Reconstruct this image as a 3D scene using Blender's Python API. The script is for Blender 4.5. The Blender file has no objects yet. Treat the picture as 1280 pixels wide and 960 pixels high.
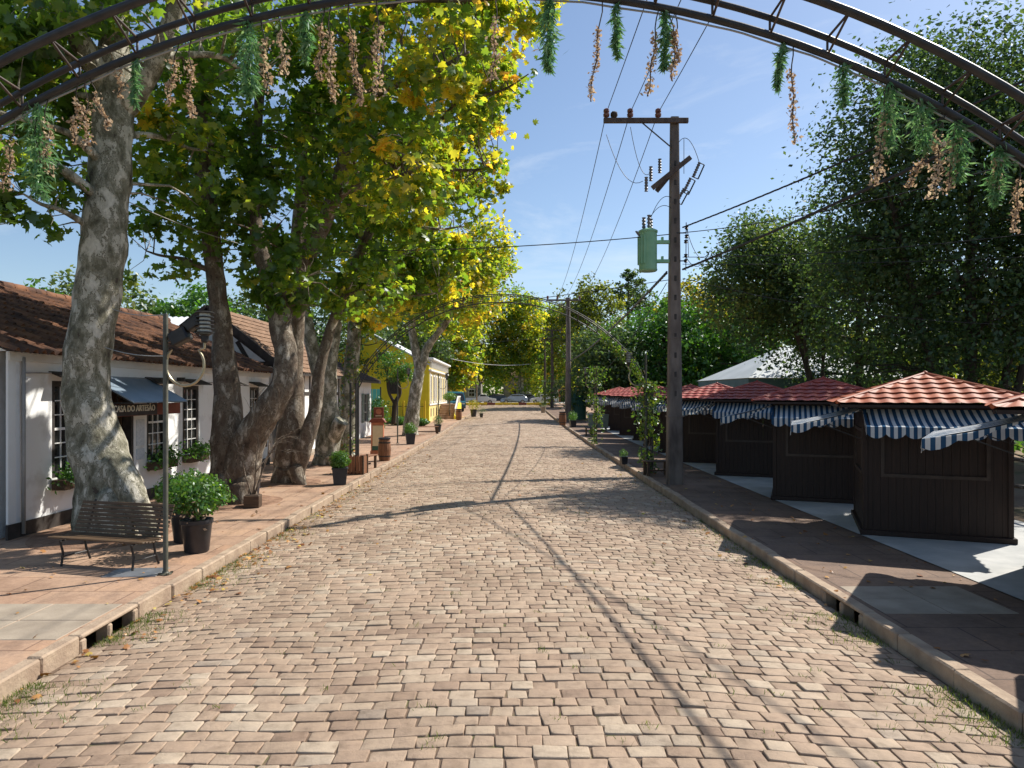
import bpy, math, random
import numpy as np
from mathutils import Vector, Matrix, noise
R = math.radians
random.seed(7)
SC = bpy.context.scene
COL = SC.collection
F, HX, HY, CH = 890.0, 640.0, 492.0, 2.6

def P(x, y, Y):
    return Vector(((x - HX) * Y / F, Y, CH - (y - HY) * Y / F))

def rise(y):
    t = max(0.0, min(y, 110.0) - 30.0) / 77.0
    return 1.0 * t * t

def V(*a):
    return Vector(a)

# ------------------------------------------------------------------ materials
MATS = {}

def nt(m):
    m.use_nodes = True
    n = m.node_tree
    n.nodes.clear()
    return n

def node(n, t, **kw):
    x = n.nodes.new(t)
    for k, v in kw.items():
        if k in x.inputs:
            x.inputs[k].default_value = v
        else:
            setattr(x, k, v)
    return x

def ramp(n, stops, interp='LINEAR'):
    r = n.nodes.new('ShaderNodeValToRGB')
    r.color_ramp.interpolation = interp
    e = r.color_ramp.elements
    while len(e) > 1:
        e.remove(e[-1])
    e[0].position = stops[0][0]
    e[0].color = (*stops[0][1], 1)
    for p, c in stops[1:]:
        k = e.new(p)
        k.color = (*c, 1)
    return r

def mixc(n, fac, a, b, blend='MIX'):
    m = n.nodes.new('ShaderNodeMix')
    m.data_type = 'RGBA'
    m.blend_type = blend
    for s, v in ((0, fac), (6, a), (7, b)):
        if hasattr(v, 'is_output'):
            n.links.new(v, m.inputs[s])
        elif s == 0:
            m.inputs[0].default_value = v
        else:
            m.inputs[s].default_value = (*v, 1)
    return m.outputs[2]

def noise_tex(n, scale, detail=4, vec=None, rough=0.55):
    t = node(n, 'ShaderNodeTexNoise', Scale=scale, Detail=detail, Roughness=rough)
    if vec is not None:
        n.links.new(vec, t.inputs['Vector'])
    return t.outputs['Fac']

def objvec(n, scale=None):
    tc = n.nodes.new('ShaderNodeTexCoord')
    v = tc.outputs['Object']
    if scale:
        mp = n.nodes.new('ShaderNodeMapping')
        mp.inputs['Scale'].default_value = scale
        n.links.new(v, mp.inputs['Vector'])
        v = mp.outputs['Vector']
    return v

def finish(n, color, rough=0.8, bump=None, bstr=0.3, bdist=0.02, metal=0.0, spec=0.4, extra=None):
    b = n.nodes.new('ShaderNodeBsdfPrincipled')
    o = n.nodes.new('ShaderNodeOutputMaterial')
    if hasattr(color, 'is_output'):
        n.links.new(color, b.inputs['Base Color'])
    else:
        b.inputs['Base Color'].default_value = (*color, 1)
    if hasattr(rough, 'is_output'):
        n.links.new(rough, b.inputs['Roughness'])
    else:
        b.inputs['Roughness'].default_value = rough
    b.inputs['Metallic'].default_value = metal
    b.inputs['Specular IOR Level'].default_value = spec
    if bump is not None:
        k = n.nodes.new('ShaderNodeBump')
        k.inputs['Strength'].default_value = bstr
        k.inputs['Distance'].default_value = bdist
        n.links.new(bump, k.inputs['Height'])
        n.links.new(k.outputs['Normal'], b.inputs['Normal'])
    n.links.new(b.outputs[0], o.inputs[0])
    return b

def mat(name):
    m = bpy.data.materials.new(name)
    MATS[name] = m
    return m, nt(m)

def mottled(name, c1, c2, scale=3.0, rough=0.8, bstr=0.25, bscale=40, bdist=0.01, metal=0.0, spec=0.4, stretch=None, lo=.35, hi=.65):
    m, n = mat(name)
    v = objvec(n, stretch)
    f = noise_tex(n, scale, 6, v)
    r = ramp(n, [(lo, c1), (hi, c2)])
    n.links.new(f, r.inputs[0])
    finish(n, r.outputs[0], rough, noise_tex(n, bscale, 5, v), bstr, bdist, metal, spec)
    return m

def attr(n, name):
    a = n.nodes.new('ShaderNodeAttribute')
    a.attribute_name = name
    return a

def make_materials():
    # cobbles: one colour per stone from the stored random value
    m, n = mat('cobble')
    a = attr(n, 'rnd')
    r = ramp(n, [(0, (.28, .195, .14)), (.12, (.355, .255, .18)), (.4, (.415, .312, .226)), (.6, (.375, .27, .192)), (.8, (.425, .33, .24)), (.95, (.485, .395, .295)), (1, (.32, .255, .20))])
    n.links.new(a.outputs['Fac'], r.inputs[0])
    v = objvec(n)
    f1 = noise_tex(n, 9, 6, v)
    r1 = ramp(n, [(.3, (.64, .62, .59)), (.5, (.98, .97, .96)), (.7, (1.14, 1.12, 1.08))])
    n.links.new(f1, r1.inputs[0])
    c = mixc(n, .8, r.outputs[0], r1.outputs[0], 'MULTIPLY')
    f2 = noise_tex(n, .55, 5, v)
    r2 = ramp(n, [(.33, (.72, .70, .68)), (.6, (1.03, 1.03, 1.03))])
    n.links.new(f2, r2.inputs[0])
    c = mixc(n, .85, c, r2.outputs[0], 'MULTIPLY')
    # trodden dust lies over the stones in patches
    f4 = noise_tex(n, 1.5, 7, v, .65)
    r4 = ramp(n, [(.4, (.0, .0, .0)), (.75, (.38, .38, .38))]); n.links.new(f4, r4.inputs[0])
    c = mixc(n, r4.outputs[0], c, (.375, .275, .195))
    finish(n, c, .72, noise_tex(n, 34, 8, v, .75), .85, .012, spec=.28)
    # joint sand with moss towards the gutters
    m, n = mat('joint')
    v = objvec(n)
    f = noise_tex(n, 6, 6, v)
    r = ramp(n, [(.3, (.09, .06, .042)), (.55, (.16, .11, .075)), (.7, (.10, .115, .035))])
    n.links.new(f, r.inputs[0])
    finish(n, r.outputs[0], .95, noise_tex(n, 90, 4, v), .6, .01)
    # terracotta coloured pavement
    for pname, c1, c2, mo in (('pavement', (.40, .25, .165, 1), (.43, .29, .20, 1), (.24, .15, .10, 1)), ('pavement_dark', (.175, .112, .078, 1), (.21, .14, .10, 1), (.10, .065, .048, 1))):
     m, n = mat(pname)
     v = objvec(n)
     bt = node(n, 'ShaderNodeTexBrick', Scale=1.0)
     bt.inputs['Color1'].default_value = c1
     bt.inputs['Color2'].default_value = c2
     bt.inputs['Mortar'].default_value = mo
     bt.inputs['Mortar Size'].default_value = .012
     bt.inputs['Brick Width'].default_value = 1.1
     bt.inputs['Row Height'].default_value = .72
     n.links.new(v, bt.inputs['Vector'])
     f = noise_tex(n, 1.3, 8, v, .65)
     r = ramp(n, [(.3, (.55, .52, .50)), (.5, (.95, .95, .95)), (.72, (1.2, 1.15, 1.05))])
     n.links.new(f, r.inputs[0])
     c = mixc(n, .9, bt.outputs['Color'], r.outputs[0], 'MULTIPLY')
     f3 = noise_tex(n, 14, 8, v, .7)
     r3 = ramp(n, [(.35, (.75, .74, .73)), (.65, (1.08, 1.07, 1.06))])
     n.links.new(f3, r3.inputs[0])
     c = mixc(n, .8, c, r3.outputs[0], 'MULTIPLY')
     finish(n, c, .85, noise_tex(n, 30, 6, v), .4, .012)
    mottled('concrete', (.27, .22, .165), (.38, .315, .24), 2.2, .85, .3, 40)
    mottled('slab', (.36, .37, .36), (.50, .50, .48), 1.6, .8, .25, 45)
    mottled('kerb', (.30, .215, .15), (.44, .335, .235), 3.2, .85, .6, 22, .02)
    m, n = mat('ground')
    v = objvec(n)
    f = noise_tex(n, .35, 8, v, .7)
    r = ramp(n, [(.35, (.16, .10, .065)), (.5, (.24, .17, .11)), (.62, (.075, .10, .03))])
    n.links.new(f, r.inputs[0])
    finish(n, r.outputs[0], .95, noise_tex(n, 12, 8, v), .5, .05)
    # plane tree bark: patches of grey, olive and cream
    def bark(name, cols, sc=1.0):
        m, n = mat(name)
        v = objvec(n, (1, 1, .55))
        warp = node(n, 'ShaderNodeTexNoise', Scale=2.2 * sc, Detail=5)
        n.links.new(v, warp.inputs['Vector'])
        vm = n.nodes.new('ShaderNodeVectorMath'); vm.operation = 'SCALE'; vm.inputs[3].default_value = .55
        n.links.new(warp.outputs['Color'], vm.inputs[0])
        va = n.nodes.new('ShaderNodeVectorMath'); va.operation = 'ADD'
        n.links.new(v, va.inputs[0]); n.links.new(vm.outputs[0], va.inputs[1])
        vo = node(n, 'ShaderNodeTexVoronoi', Scale=5.5 * sc)
        n.links.new(va.outputs[0], vo.inputs['Vector'])
        sx = n.nodes.new('ShaderNodeSeparateColor'); n.links.new(vo.outputs['Color'], sx.inputs[0])
        nz = node(n, 'ShaderNodeTexNoise', Scale=4.6 * sc, Detail=9, Roughness=.62, Distortion=.2)
        n.links.new(v, nz.inputs['Vector'])
        r = ramp(n, cols, 'CONSTANT')
        n.links.new(nz.outputs['Fac'], r.inputs[0])
        f = noise_tex(n, 3.0 * sc, 8, v, .7)
        r2 = ramp(n, [(.34, (.0, .0, .0)), (.40, (1, 1, 1))])
        n.links.new(f, r2.inputs[0])
        f5 = noise_tex(n, 1.1 * sc, 6, v, .6)
        r5 = ramp(n, [(.3, (.10, .09, .065)), (.5, (.17, .15, .11)), (.7, (.25, .22, .165))])
        n.links.new(f5, r5.inputs[0])
        c = mixc(n, r2.outputs[0], r5.outputs[0], r.outputs[0])
        f3 = noise_tex(n, 22, 8, v, .75)
        r3 = ramp(n, [(.3, (.6, .59, .57)), (.7, (1.15, 1.14, 1.12))])
        n.links.new(f3, r3.inputs[0])
        c = mixc(n, .6, c, r3.outputs[0], 'MULTIPLY')
        ad = n.nodes.new('ShaderNodeMath'); ad.operation = 'ADD'
        n.links.new(f, ad.inputs[0]); n.links.new(f3, ad.inputs[1])
        finish(n, c, .85, ad.outputs[0], .8, .05)
    bark('plane_bark', [(0, (.08, .06, .045)), (.35, (.15, .14, .095)), (.42, (.24, .225, .16)), (.475, (.36, .34, .265)), (.505, (.17, .155, .105)), (.53, (.54, .505, .41)), (.59, (.68, .64, .54))])
    bark('brown_bark', [(0, (.07, .05, .035)), (.36, (.14, .10, .07)), (.46, (.21, .165, .12)), (.515, (.13, .10, .07)), (.55, (.33, .28, .22)), (.61, (.50, .44, .36))])
    mottled('dark_bark', (.035, .027, .02), (.075, .06, .045), 5, .9, .6, 20, .03, stretch=(1, 1, .25))
    # leaves
    def leaf(name, stops, trans=.42, gloss=.06, tcol=(1.5, 1.6, .55)):
        m, n = mat(name)
        a = attr(n, 'rnd')
        r = ramp(n, stops)
        n.links.new(a.outputs['Fac'], r.inputs[0])
        d = n.nodes.new('ShaderNodeBsdfDiffuse')
        t = n.nodes.new('ShaderNodeBsdfTranslucent')
        g = node(n, 'ShaderNodeBsdfGlossy', Roughness=.38)
        g.inputs['Color'].default_value = (.9, .95, 1, 1)
        n.links.new(r.outputs[0], d.inputs['Color'])
        tc = mixc(n, 1.0, r.outputs[0], tcol, 'MULTIPLY')
        n.links.new(tc, t.inputs['Color'])
        m1 = node(n, 'ShaderNodeMixShader'); m1.inputs[0].default_value = trans
        n.links.new(d.outputs[0], m1.inputs[1]); n.links.new(t.outputs[0], m1.inputs[2])
        m2 = node(n, 'ShaderNodeMixShader'); m2.inputs[0].default_value = gloss
        n.links.new(m1.outputs[0], m2.inputs[1]); n.links.new(g.outputs[0], m2.inputs[2])
        o = n.nodes.new('ShaderNodeOutputMaterial')
        n.links.new(m2.outputs[0], o.inputs[0])
        return m
    leaf('plane_leaf', [(0, (.06, .115, .022)), (.4, (.10, .175, .03)), (.6, (.18, .23, .035)), (.76, (.32, .30, .035)), (.88, (.55, .45, .045)), (1, (.50, .31, .06))], .58, .03, (2.7, 2.6, .9))
    leaf('dark_leaf', [(0, (.035, .07, .03)), (.5, (.062, .105, .04)), (.85, (.11, .155, .05)), (1, (.20, .22, .06))], .42, .03, (1.8, 1.9, .9))
    leaf('fresh_leaf', [(0, (.045, .12, .022)), (.5, (.075, .18, .03)), (.85, (.11, .19, .035)), (1, (.2, .24, .05))], .42, .04, (1.8, 1.9, .7))
    leaf('yellow_leaf', [(0, (.09, .12, .025)), (.4, (.16, .18, .03)), (.75, (.3, .27, .035)), (1, (.45, .33, .04))], .5, .03, (2.0, 2.0, .7))
    leaf('vine_leaf', [(0, (.05, .12, .02)), (.6, (.12, .2, .03)), (.88, (.28, .28, .05)), (1, (.4, .12, .08))], .45)
    leaf('needle', [(0, (.08, .19, .08)), (.6, (.14, .29, .13)), (1, (.27, .38, .2))], .4, .03, (1.4, 1.5, 1.0))
    leaf('dried_petal', [(0, (.26, .17, .11)), (.5, (.46, .34, .24)), (1, (.66, .55, .42))], .4, .0, (1.2, 1.1, .9))
    leaf('litter', [(0, (.20, .08, .035)), (.5, (.36, .17, .06)), (.8, (.5, .27, .10)), (1, (.5, .40, .10))], .1, .03)
    leaf('grass', [(0, (.06, .11, .02)), (.6, (.12, .18, .03)), (1, (.22, .24, .06))], .35, .03)
    # walls, roofs, wood, metal
    mottled('white_wall', (.64, .625, .59), (.85, .855, .84), 1.7, .85, .3, 30, .008, lo=.30, hi=.47)
    mottled('yellow_wall', (.80, .64, .03), (.88, .72, .05), 1.0, .85, .15, 30)
    mottled('pale_yellow', (.66, .52, .20), (.74, .60, .27), 1.0, .85, .15, 30)
    mottled('white_trim', (.72, .71, .67), (.8, .79, .76), 2, .7, .1, 30)
    mottled('old_tile', (.07, .036, .024), (.24, .11, .055), 2.2, .9, .5, 30, .015)
    mottled('brown_tile', (.17, .10, .06), (.30, .18, .11), 3.2, .9, .5, 30, .015)
    mottled('dark_tile', (.06, .035, .025), (.12, .07, .05), 3.2, .9, .5, 30, .015)
    mottled('red_tile', (.27, .065, .028), (.44, .125, .05), 2.6, .6, .12, 30, .006, spec=.3)
    mottled('crimson_tile', (.26, .045, .036), (.40, .085, .06), 2.6, .58, .12, 30, .006, spec=.3)
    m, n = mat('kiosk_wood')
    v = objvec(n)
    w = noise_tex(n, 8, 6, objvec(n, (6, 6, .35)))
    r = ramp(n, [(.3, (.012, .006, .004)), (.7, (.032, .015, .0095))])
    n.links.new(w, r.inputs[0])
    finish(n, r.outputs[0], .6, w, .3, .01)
    mottled('hatch_frame', (.035, .024, .019), (.055, .038, .03), 5, .5)
    mottled('dark_wood', (.05, .03, .018), (.11, .068, .04), 9, .7, .4, 30, .008, stretch=(.3, 4, 4))
    mottled('bench_wood', (.07, .042, .022), (.13, .08, .042), 9, .6, .4, 30, .006, stretch=(.3, 4, 4))
    mottled('timber', (.03, .025, .022), (.06, .05, .043), 6, .7)
    mottled('sign_red', (.16, .035, .018), (.24, .06, .03), 5, .6)
    mottled('sign_cream', (.62, .5, .3), (.70, .58, .38), 5, .7)
    mottled('terracotta', (.42, .14, .07), (.52, .2, .1), 5, .7)
    mottled('rail_paint', (.028, .028, .03), (.05, .047, .045), 8, .45, .15)
    mottled('iron_black', (.012, .012, .013), (.03, .028, .027), 8, .45, .15)
    mottled('rust_iron', (.05, .038, .033), (.10, .07, .055), 10, .6, .3)
    mottled('lamp_post', (.055, .055, .04), (.10, .095, .065), 8, .5, .2)
    mottled('brass', (.33, .28, .18), (.42, .36, .24), 8, .35, .1, metal=.6)
    mottled('steel', (.36, .37, .38), (.46, .47, .48), 5, .4, .1, metal=.7)
    mottled('pot_black', (.018, .019, .024), (.04, .042, .05), 4, .38, .15)
    mottled('pole_concrete', (.085, .068, .058), (.21, .175, .15), 3.2, .85, .4, 40, .01, stretch=(1, 1, .3))
    mottled('pole_wood', (.075, .055, .045), (.13, .10, .085), 2.5, .85, .4, 40, .01, stretch=(3, 3, .3))
    mottled('porcelain', (.16, .06, .04), (.22, .09, .06), 4, .3)
    mottled('grey_polymer', (.12, .12, .13), (.17, .17, .18), 4, .4)
    mottled('transformer_green', (.20, .42, .24), (.27, .50, .30), 3, .45, .1)
    mottled('wire', (.02, .02, .022), (.03, .03, .032), 4, .5)
    mottled('pale_wire', (.30, .29, .27), (.38, .37, .35), 4, .5)
    mottled('tin_blue', (.20, .27, .34), (.28, .35, .42), 1.5, .45, .1, metal=.2)
    mottled('metal_roof', (.55, .57, .58), (.68, .69, .70), 1.5, .5, .1)
    mottled('tent_white', (.42, .45, .45), (.52, .55, .55), .6, .55, .1)
    mottled('tent_side', (.10, .17, .16), (.15, .22, .20), .8, .7, .1)
    mottled('barrel_wood', (.17, .075, .035), (.28, .13, .065), 5, .65, .3, 30, .006, stretch=(4, 4, .3))
    mottled('bin_green', (.02, .085, .06), (.035, .11, .08), 3, .4)
    mottled('bin_grey', (.13, .18, .16), (.19, .24, .21), 3, .5)
    mottled('paint_yellow', (.72, .46, .02), (.8, .55, .03), 4, .6)
    mottled('car_white', (.74, .75, .76), (.8, .8, .8), 1, .25, .0, spec=.6)
    mottled('car_silver', (.35, .38, .42), (.42, .45, .49), 1, .25, .0, metal=.4, spec=.6)
    mottled('car_dark', (.05, .055, .065), (.07, .075, .085), 1, .25, .0, spec=.6)
    mottled('van_teal', (.01, .10, .15), (.018, .14, .20), 1, .3, .0, spec=.6)
    mottled('turquoise', (.10, .50, .46), (.15, .56, .52), 2, .6)
    mottled('tyre', (.012, .012, .012), (.025, .025, .025), 8, .8)
    mottled('paper', (.55, .60, .64), (.75, .78, .8), 22, .7)
    mottled('letter_cream', (.66, .60, .46), (.74, .68, .54), 6, .7)
    mottled('lamp_glass', (.55, .54, .5), (.62, .61, .57), 6, .25)
    mottled('asphalt_dark', (.05, .045, .04), (.08, .07, .065), 8, .8)
    mottled('soil', (.05, .033, .022), (.09, .06, .04), 12, .95, .6)
    mottled('earth', (.16, .085, .05), (.30, .18, .115), 4, .95, .8, 18, .03)
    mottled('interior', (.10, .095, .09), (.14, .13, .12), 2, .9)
    mottled('stone_wall', (.20, .18, .15), (.33, .30, .26), 3, .9, .5, 15, .03)
    m, n = mat('glass')
    v = objvec(n)
    f = noise_tex(n, 2.0, 3, v)
    r = ramp(n, [(.4, (.012, .014, .013)), (.7, (.05, .05, .045))])
    n.links.new(f, r.inputs[0])
    finish(n, r.outputs[0], .06, noise_tex(n, 1.5, 2, v), .08, .05, spec=.7)
    # striped awning cloth; stripes run down the slope, so they change along local x
    m, n = mat('awning')
    v = objvec(n)
    sp = attr(n, 'rnd')
    mu = n.nodes.new('ShaderNodeMath'); mu.operation = 'MULTIPLY'; mu.inputs[1].default_value = 1 / .118
    n.links.new(sp.outputs['Fac'], mu.inputs[0])
    fr = n.nodes.new('ShaderNodeMath'); fr.operation = 'FRACT'; n.links.new(mu.outputs[0], fr.inputs[0])
    gt = n.nodes.new('ShaderNodeMath'); gt.operation = 'GREATER_THAN'; gt.inputs[1].default_value = .5
    n.links.new(fr.outputs[0], gt.inputs[0])
    f = noise_tex(n, 3, 5, v)
    r = ramp(n, [(.3, (.62, .63, .62)), (.7, (.78, .78, .76))]); n.links.new(f, r.inputs[0])
    r2 = ramp(n, [(.3, (.03, .08, .16)), (.7, (.045, .115, .21))]); n.links.new(f, r2.inputs[0])
    c = mixc(n, gt.outputs[0], r2.outputs[0], r.outputs[0])
    d = n.nodes.new('ShaderNodeBsdfDiffuse'); t = n.nodes.new('ShaderNodeBsdfTranslucent')
    n.links.new(c, d.inputs[0]); n.links.new(c, t.inputs[0])
    ms = node(n, 'ShaderNodeMixShader'); ms.inputs[0].default_value = .3
    n.links.new(d.outputs[0], ms.inputs[1]); n.links.new(t.outputs[0], ms.inputs[2])
    o = n.nodes.new('ShaderNodeOutputMaterial'); n.links.new(ms.outputs[0], o.inputs[0])

make_materials()

# ------------------------------------------------------------------ mesh helpers
class MB:
    def __init__(s):
        s.v = []; s.f = []; s.mi = []; s.r = []
        s.cur = 0; s.cr = 0.5
    def add(s, vs, fs, rr=None):
        b = len(s.v)
        s.v += [tuple(v) for v in vs]
        s.r += rr if rr is not None else [s.cr] * len(vs)
        s.f += [tuple(b + i for i in f) for f in fs]
        s.mi += [s.cur] * len(fs)
    def box(s, c, d, rz=0.0, m=None, bevel=0.0):
        hx, hy, hz = d[0] / 2, d[1] / 2, d[2] / 2
        if bevel > 0:
            b = min(bevel, hx * .9, hy * .9, hz * .9)
            pts = []
            for sx in (-1, 1):
                for sy in (-1, 1):
                    for sz in (-1, 1):
                        pts += [(sx * (hx - b), sy * (hy - b), sz * hz), (sx * (hx - b), sy * hy, sz * (hz - b)), (sx * hx, sy * (hy - b), sz * (hz - b))]
            def ix(sx, sy, sz, k):
                return (((sx > 0) * 2 + (sy > 0)) * 2 + (sz > 0)) * 3 + k
            fs = []
            for q in (-1, 1):
                fs.append([ix(-1, -1, q, 0), ix(1, -1, q, 0), ix(1, 1, q, 0), ix(-1, 1, q, 0)][::q])
                fs.append([ix(-1, q, -1, 1), ix(1, q, -1, 1), ix(1, q, 1, 1), ix(-1, q, 1, 1)][::-q])
                fs.append([ix(q, -1, -1, 2), ix(q, 1, -1, 2), ix(q, 1, 1, 2), ix(q, -1, 1, 2)][::q])
            for a in (-1, 1):
                for c2 in (-1, 1):
                    fs.append([ix(-1, a, c2, 0), ix(1, a, c2, 0), ix(1, a, c2, 1), ix(-1, a, c2, 1)])
                    fs.append([ix(a, -1, c2, 0), ix(a, 1, c2, 0), ix(a, 1, c2, 2), ix(a, -1, c2, 2)])
                    fs.append([ix(a, c2, -1, 1), ix(a, c2, 1, 1), ix(a, c2, 1, 2), ix(a, c2, -1, 2)])
                    for e in (-1, 1):
                        fs.append([ix(a, c2, e, 0), ix(a, c2, e, 1), ix(a, c2, e, 2)])
        else:
            pts = [(sx * hx, sy * hy, sz * hz) for sx in (-1, 1) for sy in (-1, 1) for sz in (-1, 1)]
            fs = [(0, 1, 3, 2), (4, 6, 7, 5), (0, 4, 5, 1), (2, 3, 7, 6), (0, 2, 6, 4), (1, 5, 7, 3)]
        M = m if m is not None else Matrix.Rotation(rz, 3, 'Z')
        c = Vector(c)
        s.add([c + M @ Vector(p) for p in pts], fs)
    def bar(s, a, b, w, h=None, up=(0, 0, 1)):
        a = Vector(a); b = Vector(b); h = h or w
        d = b - a; L = d.length
        if L < 1e-6: return
        x = d / L
        z = Vector(up) - x * x.dot(Vector(up))
        if z.length < 1e-4: z = Vector((1, 0, 0)) - x * x[0]
        z.normalize(); y = z.cross(x)
        M = Matrix((x, y, z)).transposed()
        s.box((a + b) / 2, (L, w, h), m=M)
    def tube(s, pts, rad, n=8, cap=True, wob=0.0, wsc=1.0, squash=None):
        pts = [Vector(p) for p in pts]
        if not hasattr(rad, '__len__'): rad = [rad] * len(pts)
        vs = []; fs = []
        prev = None
        for i, p in enumerate(pts):
            t = (pts[min(i + 1, len(pts) - 1)] - pts[max(i - 1, 0)]).normalized()
            if prev is None:
                a = Vector((1, 0, 0)) if abs(t.x) < .9 else Vector((0, 1, 0))
                u = (a - t * t.dot(a)).normalized()
            else:
                u = (prev - t * t.dot(prev))
                u = u.normalized() if u.length > 1e-5 else Vector((1, 0, 0))
            prev = u
            w = t.cross(u)
            for k in range(n):
                an = 2 * math.pi * k / n
                d = u * math.cos(an) + w * math.sin(an)
                rr = rad[i]
                if wob:
                    q = p + d * rr
                    rr *= 1 + wob * (noise.noise(q * wsc) + .5 * noise.noise(q * wsc * 2.7 + Vector((9, 3, 1))))
                vs.append(p + d * rr)
        for i in range(len(pts) - 1):
            for k in range(n):
                k2 = (k + 1) % n
                fs.append((i * n + k, i * n + k2, (i + 1) * n + k2, (i + 1) * n + k))
        if cap:
            fs.append(tuple(range(n))[::-1])
            fs.append(tuple((len(pts) - 1) * n + k for k in range(n)))
        s.add(vs, fs)
    def lathe(s, c, prof, n=20, capb=True, capt=True):
        c = Vector(c)
        vs = []; fs = []
        for r, z in prof:
            for k in range(n):
                a = 2 * math.pi * k / n
                vs.append(c + Vector((r * math.cos(a), r * math.sin(a), z)))
        for i in range(len(prof) - 1):
            for k in range(n):
                k2 = (k + 1) % n
                fs.append((i * n + k, i * n + k2, (i + 1) * n + k2, (i + 1) * n + k))
        if capb: fs.append(tuple(range(n))[::-1])
        if capt: fs.append(tuple((len(prof) - 1) * n + k for k in range(n)))
        s.add(vs, fs)
    def prism(s, poly, y0, y1, axis='y'):
        # polygon in two axes extruded along the third
        n = len(poly)
        def mk(p, t):
            return {'y': (p[0], t, p[1]), 'x': (t, p[0], p[1]), 'z': (p[0], p[1], t)}[axis]
        vs = [mk(p, y0) for p in poly] + [mk(p, y1) for p in poly]
        fs = [tuple(range(n)), tuple(range(n, 2 * n))[::-1]]
        for i in range(n):
            j = (i + 1) % n
            fs.append((i, i + n, j + n, j))
        s.add(vs, fs)
    def ico(s, c, r, sub=2, wob=.0, wsc=3, sq=(1, 1, 1)):
        import bmesh
        bm = bmesh.new()
        bmesh.ops.create_icosphere(bm, subdivisions=sub, radius=1)
        c = Vector(c)
        vs = []
        for v in bm.verts:
            d = v.co.normalized()
            k = r * (1 + wob * noise.noise(d * wsc + c))
            vs.append(c + Vector((d.x * k * sq[0], d.y * k * sq[1], d.z * k * sq[2])))
        fs = [tuple(x.index for x in f.verts) for f in bm.faces]
        bm.free()
        s.add(vs, fs)
    def build(s, name, mats, parent=None, smooth=False, loc=None):
        me = bpy.data.meshes.new(name)
        me.from_pydata(s.v, [], s.f)
        if isinstance(mats, str): mats = [mats]
        for m in mats: me.materials.append(MATS[m])
        if len(mats) > 1:
            me.polygons.foreach_set('material_index', s.mi)
        if smooth == 'auto':
            me.polygons.foreach_set('use_smooth', [True] * len(me.polygons))
        elif smooth:
            me.polygons.foreach_set('use_smooth', [True] * len(me.polygons))
        a = me.attributes.new('rnd', 'FLOAT', 'POINT')
        a.data.foreach_set('value', s.r)
        me.update()
        if smooth == 'auto':
            me.set_sharp_from_angle(angle=R(40))
        o = bpy.data.objects.new(name, me)
        COL.objects.link(o)
        if parent is not None: o.parent = parent
        if loc is not None: o.location = loc
        return o

def tag(o, label=None, cat=None, group=None, kind=None):
    if label: o['label'] = label
    if cat: o['category'] = cat
    if group: o['group'] = group
    if kind: o['kind'] = kind
    return o

def thing(name, label, cat, loc=(0, 0, 0), rz=0.0, group=None):
    o = bpy.data.objects.new(name, None)
    COL.objects.link(o)
    o.empty_display_size = .2
    o.location = loc
    o.rotation_euler = (0, 0, rz)
    return tag(o, label, cat, group)

def dup(root, loc, rz, label, group=None):
    r = root.copy(); COL.objects.link(r); r.location = loc; r.rotation_euler = (0, 0, rz)
    r['label'] = label
    if group: r['group'] = group
    for ch in list(root.children):
        c = ch.copy(); COL.objects.link(c); c.parent = r
        for g in ch.children:
            d = g.copy(); COL.objects.link(d); d.parent = c
    return r

def smooth_path(pts, rad, n=6):
    pts = [Vector(p) for p in pts]
    out = []; ro = []
    for i in range(len(pts) - 1):
        p0 = pts[max(i - 1, 0)]; p1 = pts[i]; p2 = pts[i + 1]; p3 = pts[min(i + 2, len(pts) - 1)]
        for k in range(n):
            t = k / n
            out.append(.5 * ((2 * p1) + (p2 - p0) * t + (2 * p0 - 5 * p1 + 4 * p2 - p3) * t * t + (3 * p1 - p0 - 3 * p2 + p3) * t ** 3))
            ro.append(rad[i] + (rad[i + 1] - rad[i]) * t)
    out.append(pts[-1]); ro.append(rad[-1])
    return out, ro

# ------------------------------------------------------------------ foliage in numpy
LOBED = (np.array([(0, 0, 0), (0, .35, .02), (0, 1, -.06), (.2, -.08, -.03), (.52, .2, -.1), (.28, .36, -.02), (.42, .74, -.12), (.15, .66, -.03),
                   (-.2, -.08, -.03), (-.52, .2, -.1), (-.28, .36, -.02), (-.42, .74, -.12), (-.15, .66, -.03)], dtype=np.float32) - np.array([0, .4, 0], dtype=np.float32),
         [(0, 3, 4, 5, 1), (1, 5, 6, 7, 2), (0, 1, 10, 9, 8), (1, 2, 12, 11, 10)])
OVAL = (np.array([(0, -.5, 0), (.3, -.05, -.08), (0, .5, -.05), (-.3, -.05, -.08)], dtype=np.float32), [(0, 1, 2), (0, 2, 3)])
SPIKE = (np.array([(0, -.5, 0), (.1, -.1, 0), (0, .5, 0), (-.1, -.1, 0)], dtype=np.float32), [(0, 1, 2, 3)])
BLADE = (np.array([(-.06, 0, 0), (.06, 0, 0), (.03, .6, .05), (0, 1, .2)], dtype=np.float32), [(0, 1, 2, 3)])

def norm(a):
    return a / np.maximum(np.linalg.norm(a, axis=1, keepdims=True), 1e-6)

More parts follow.
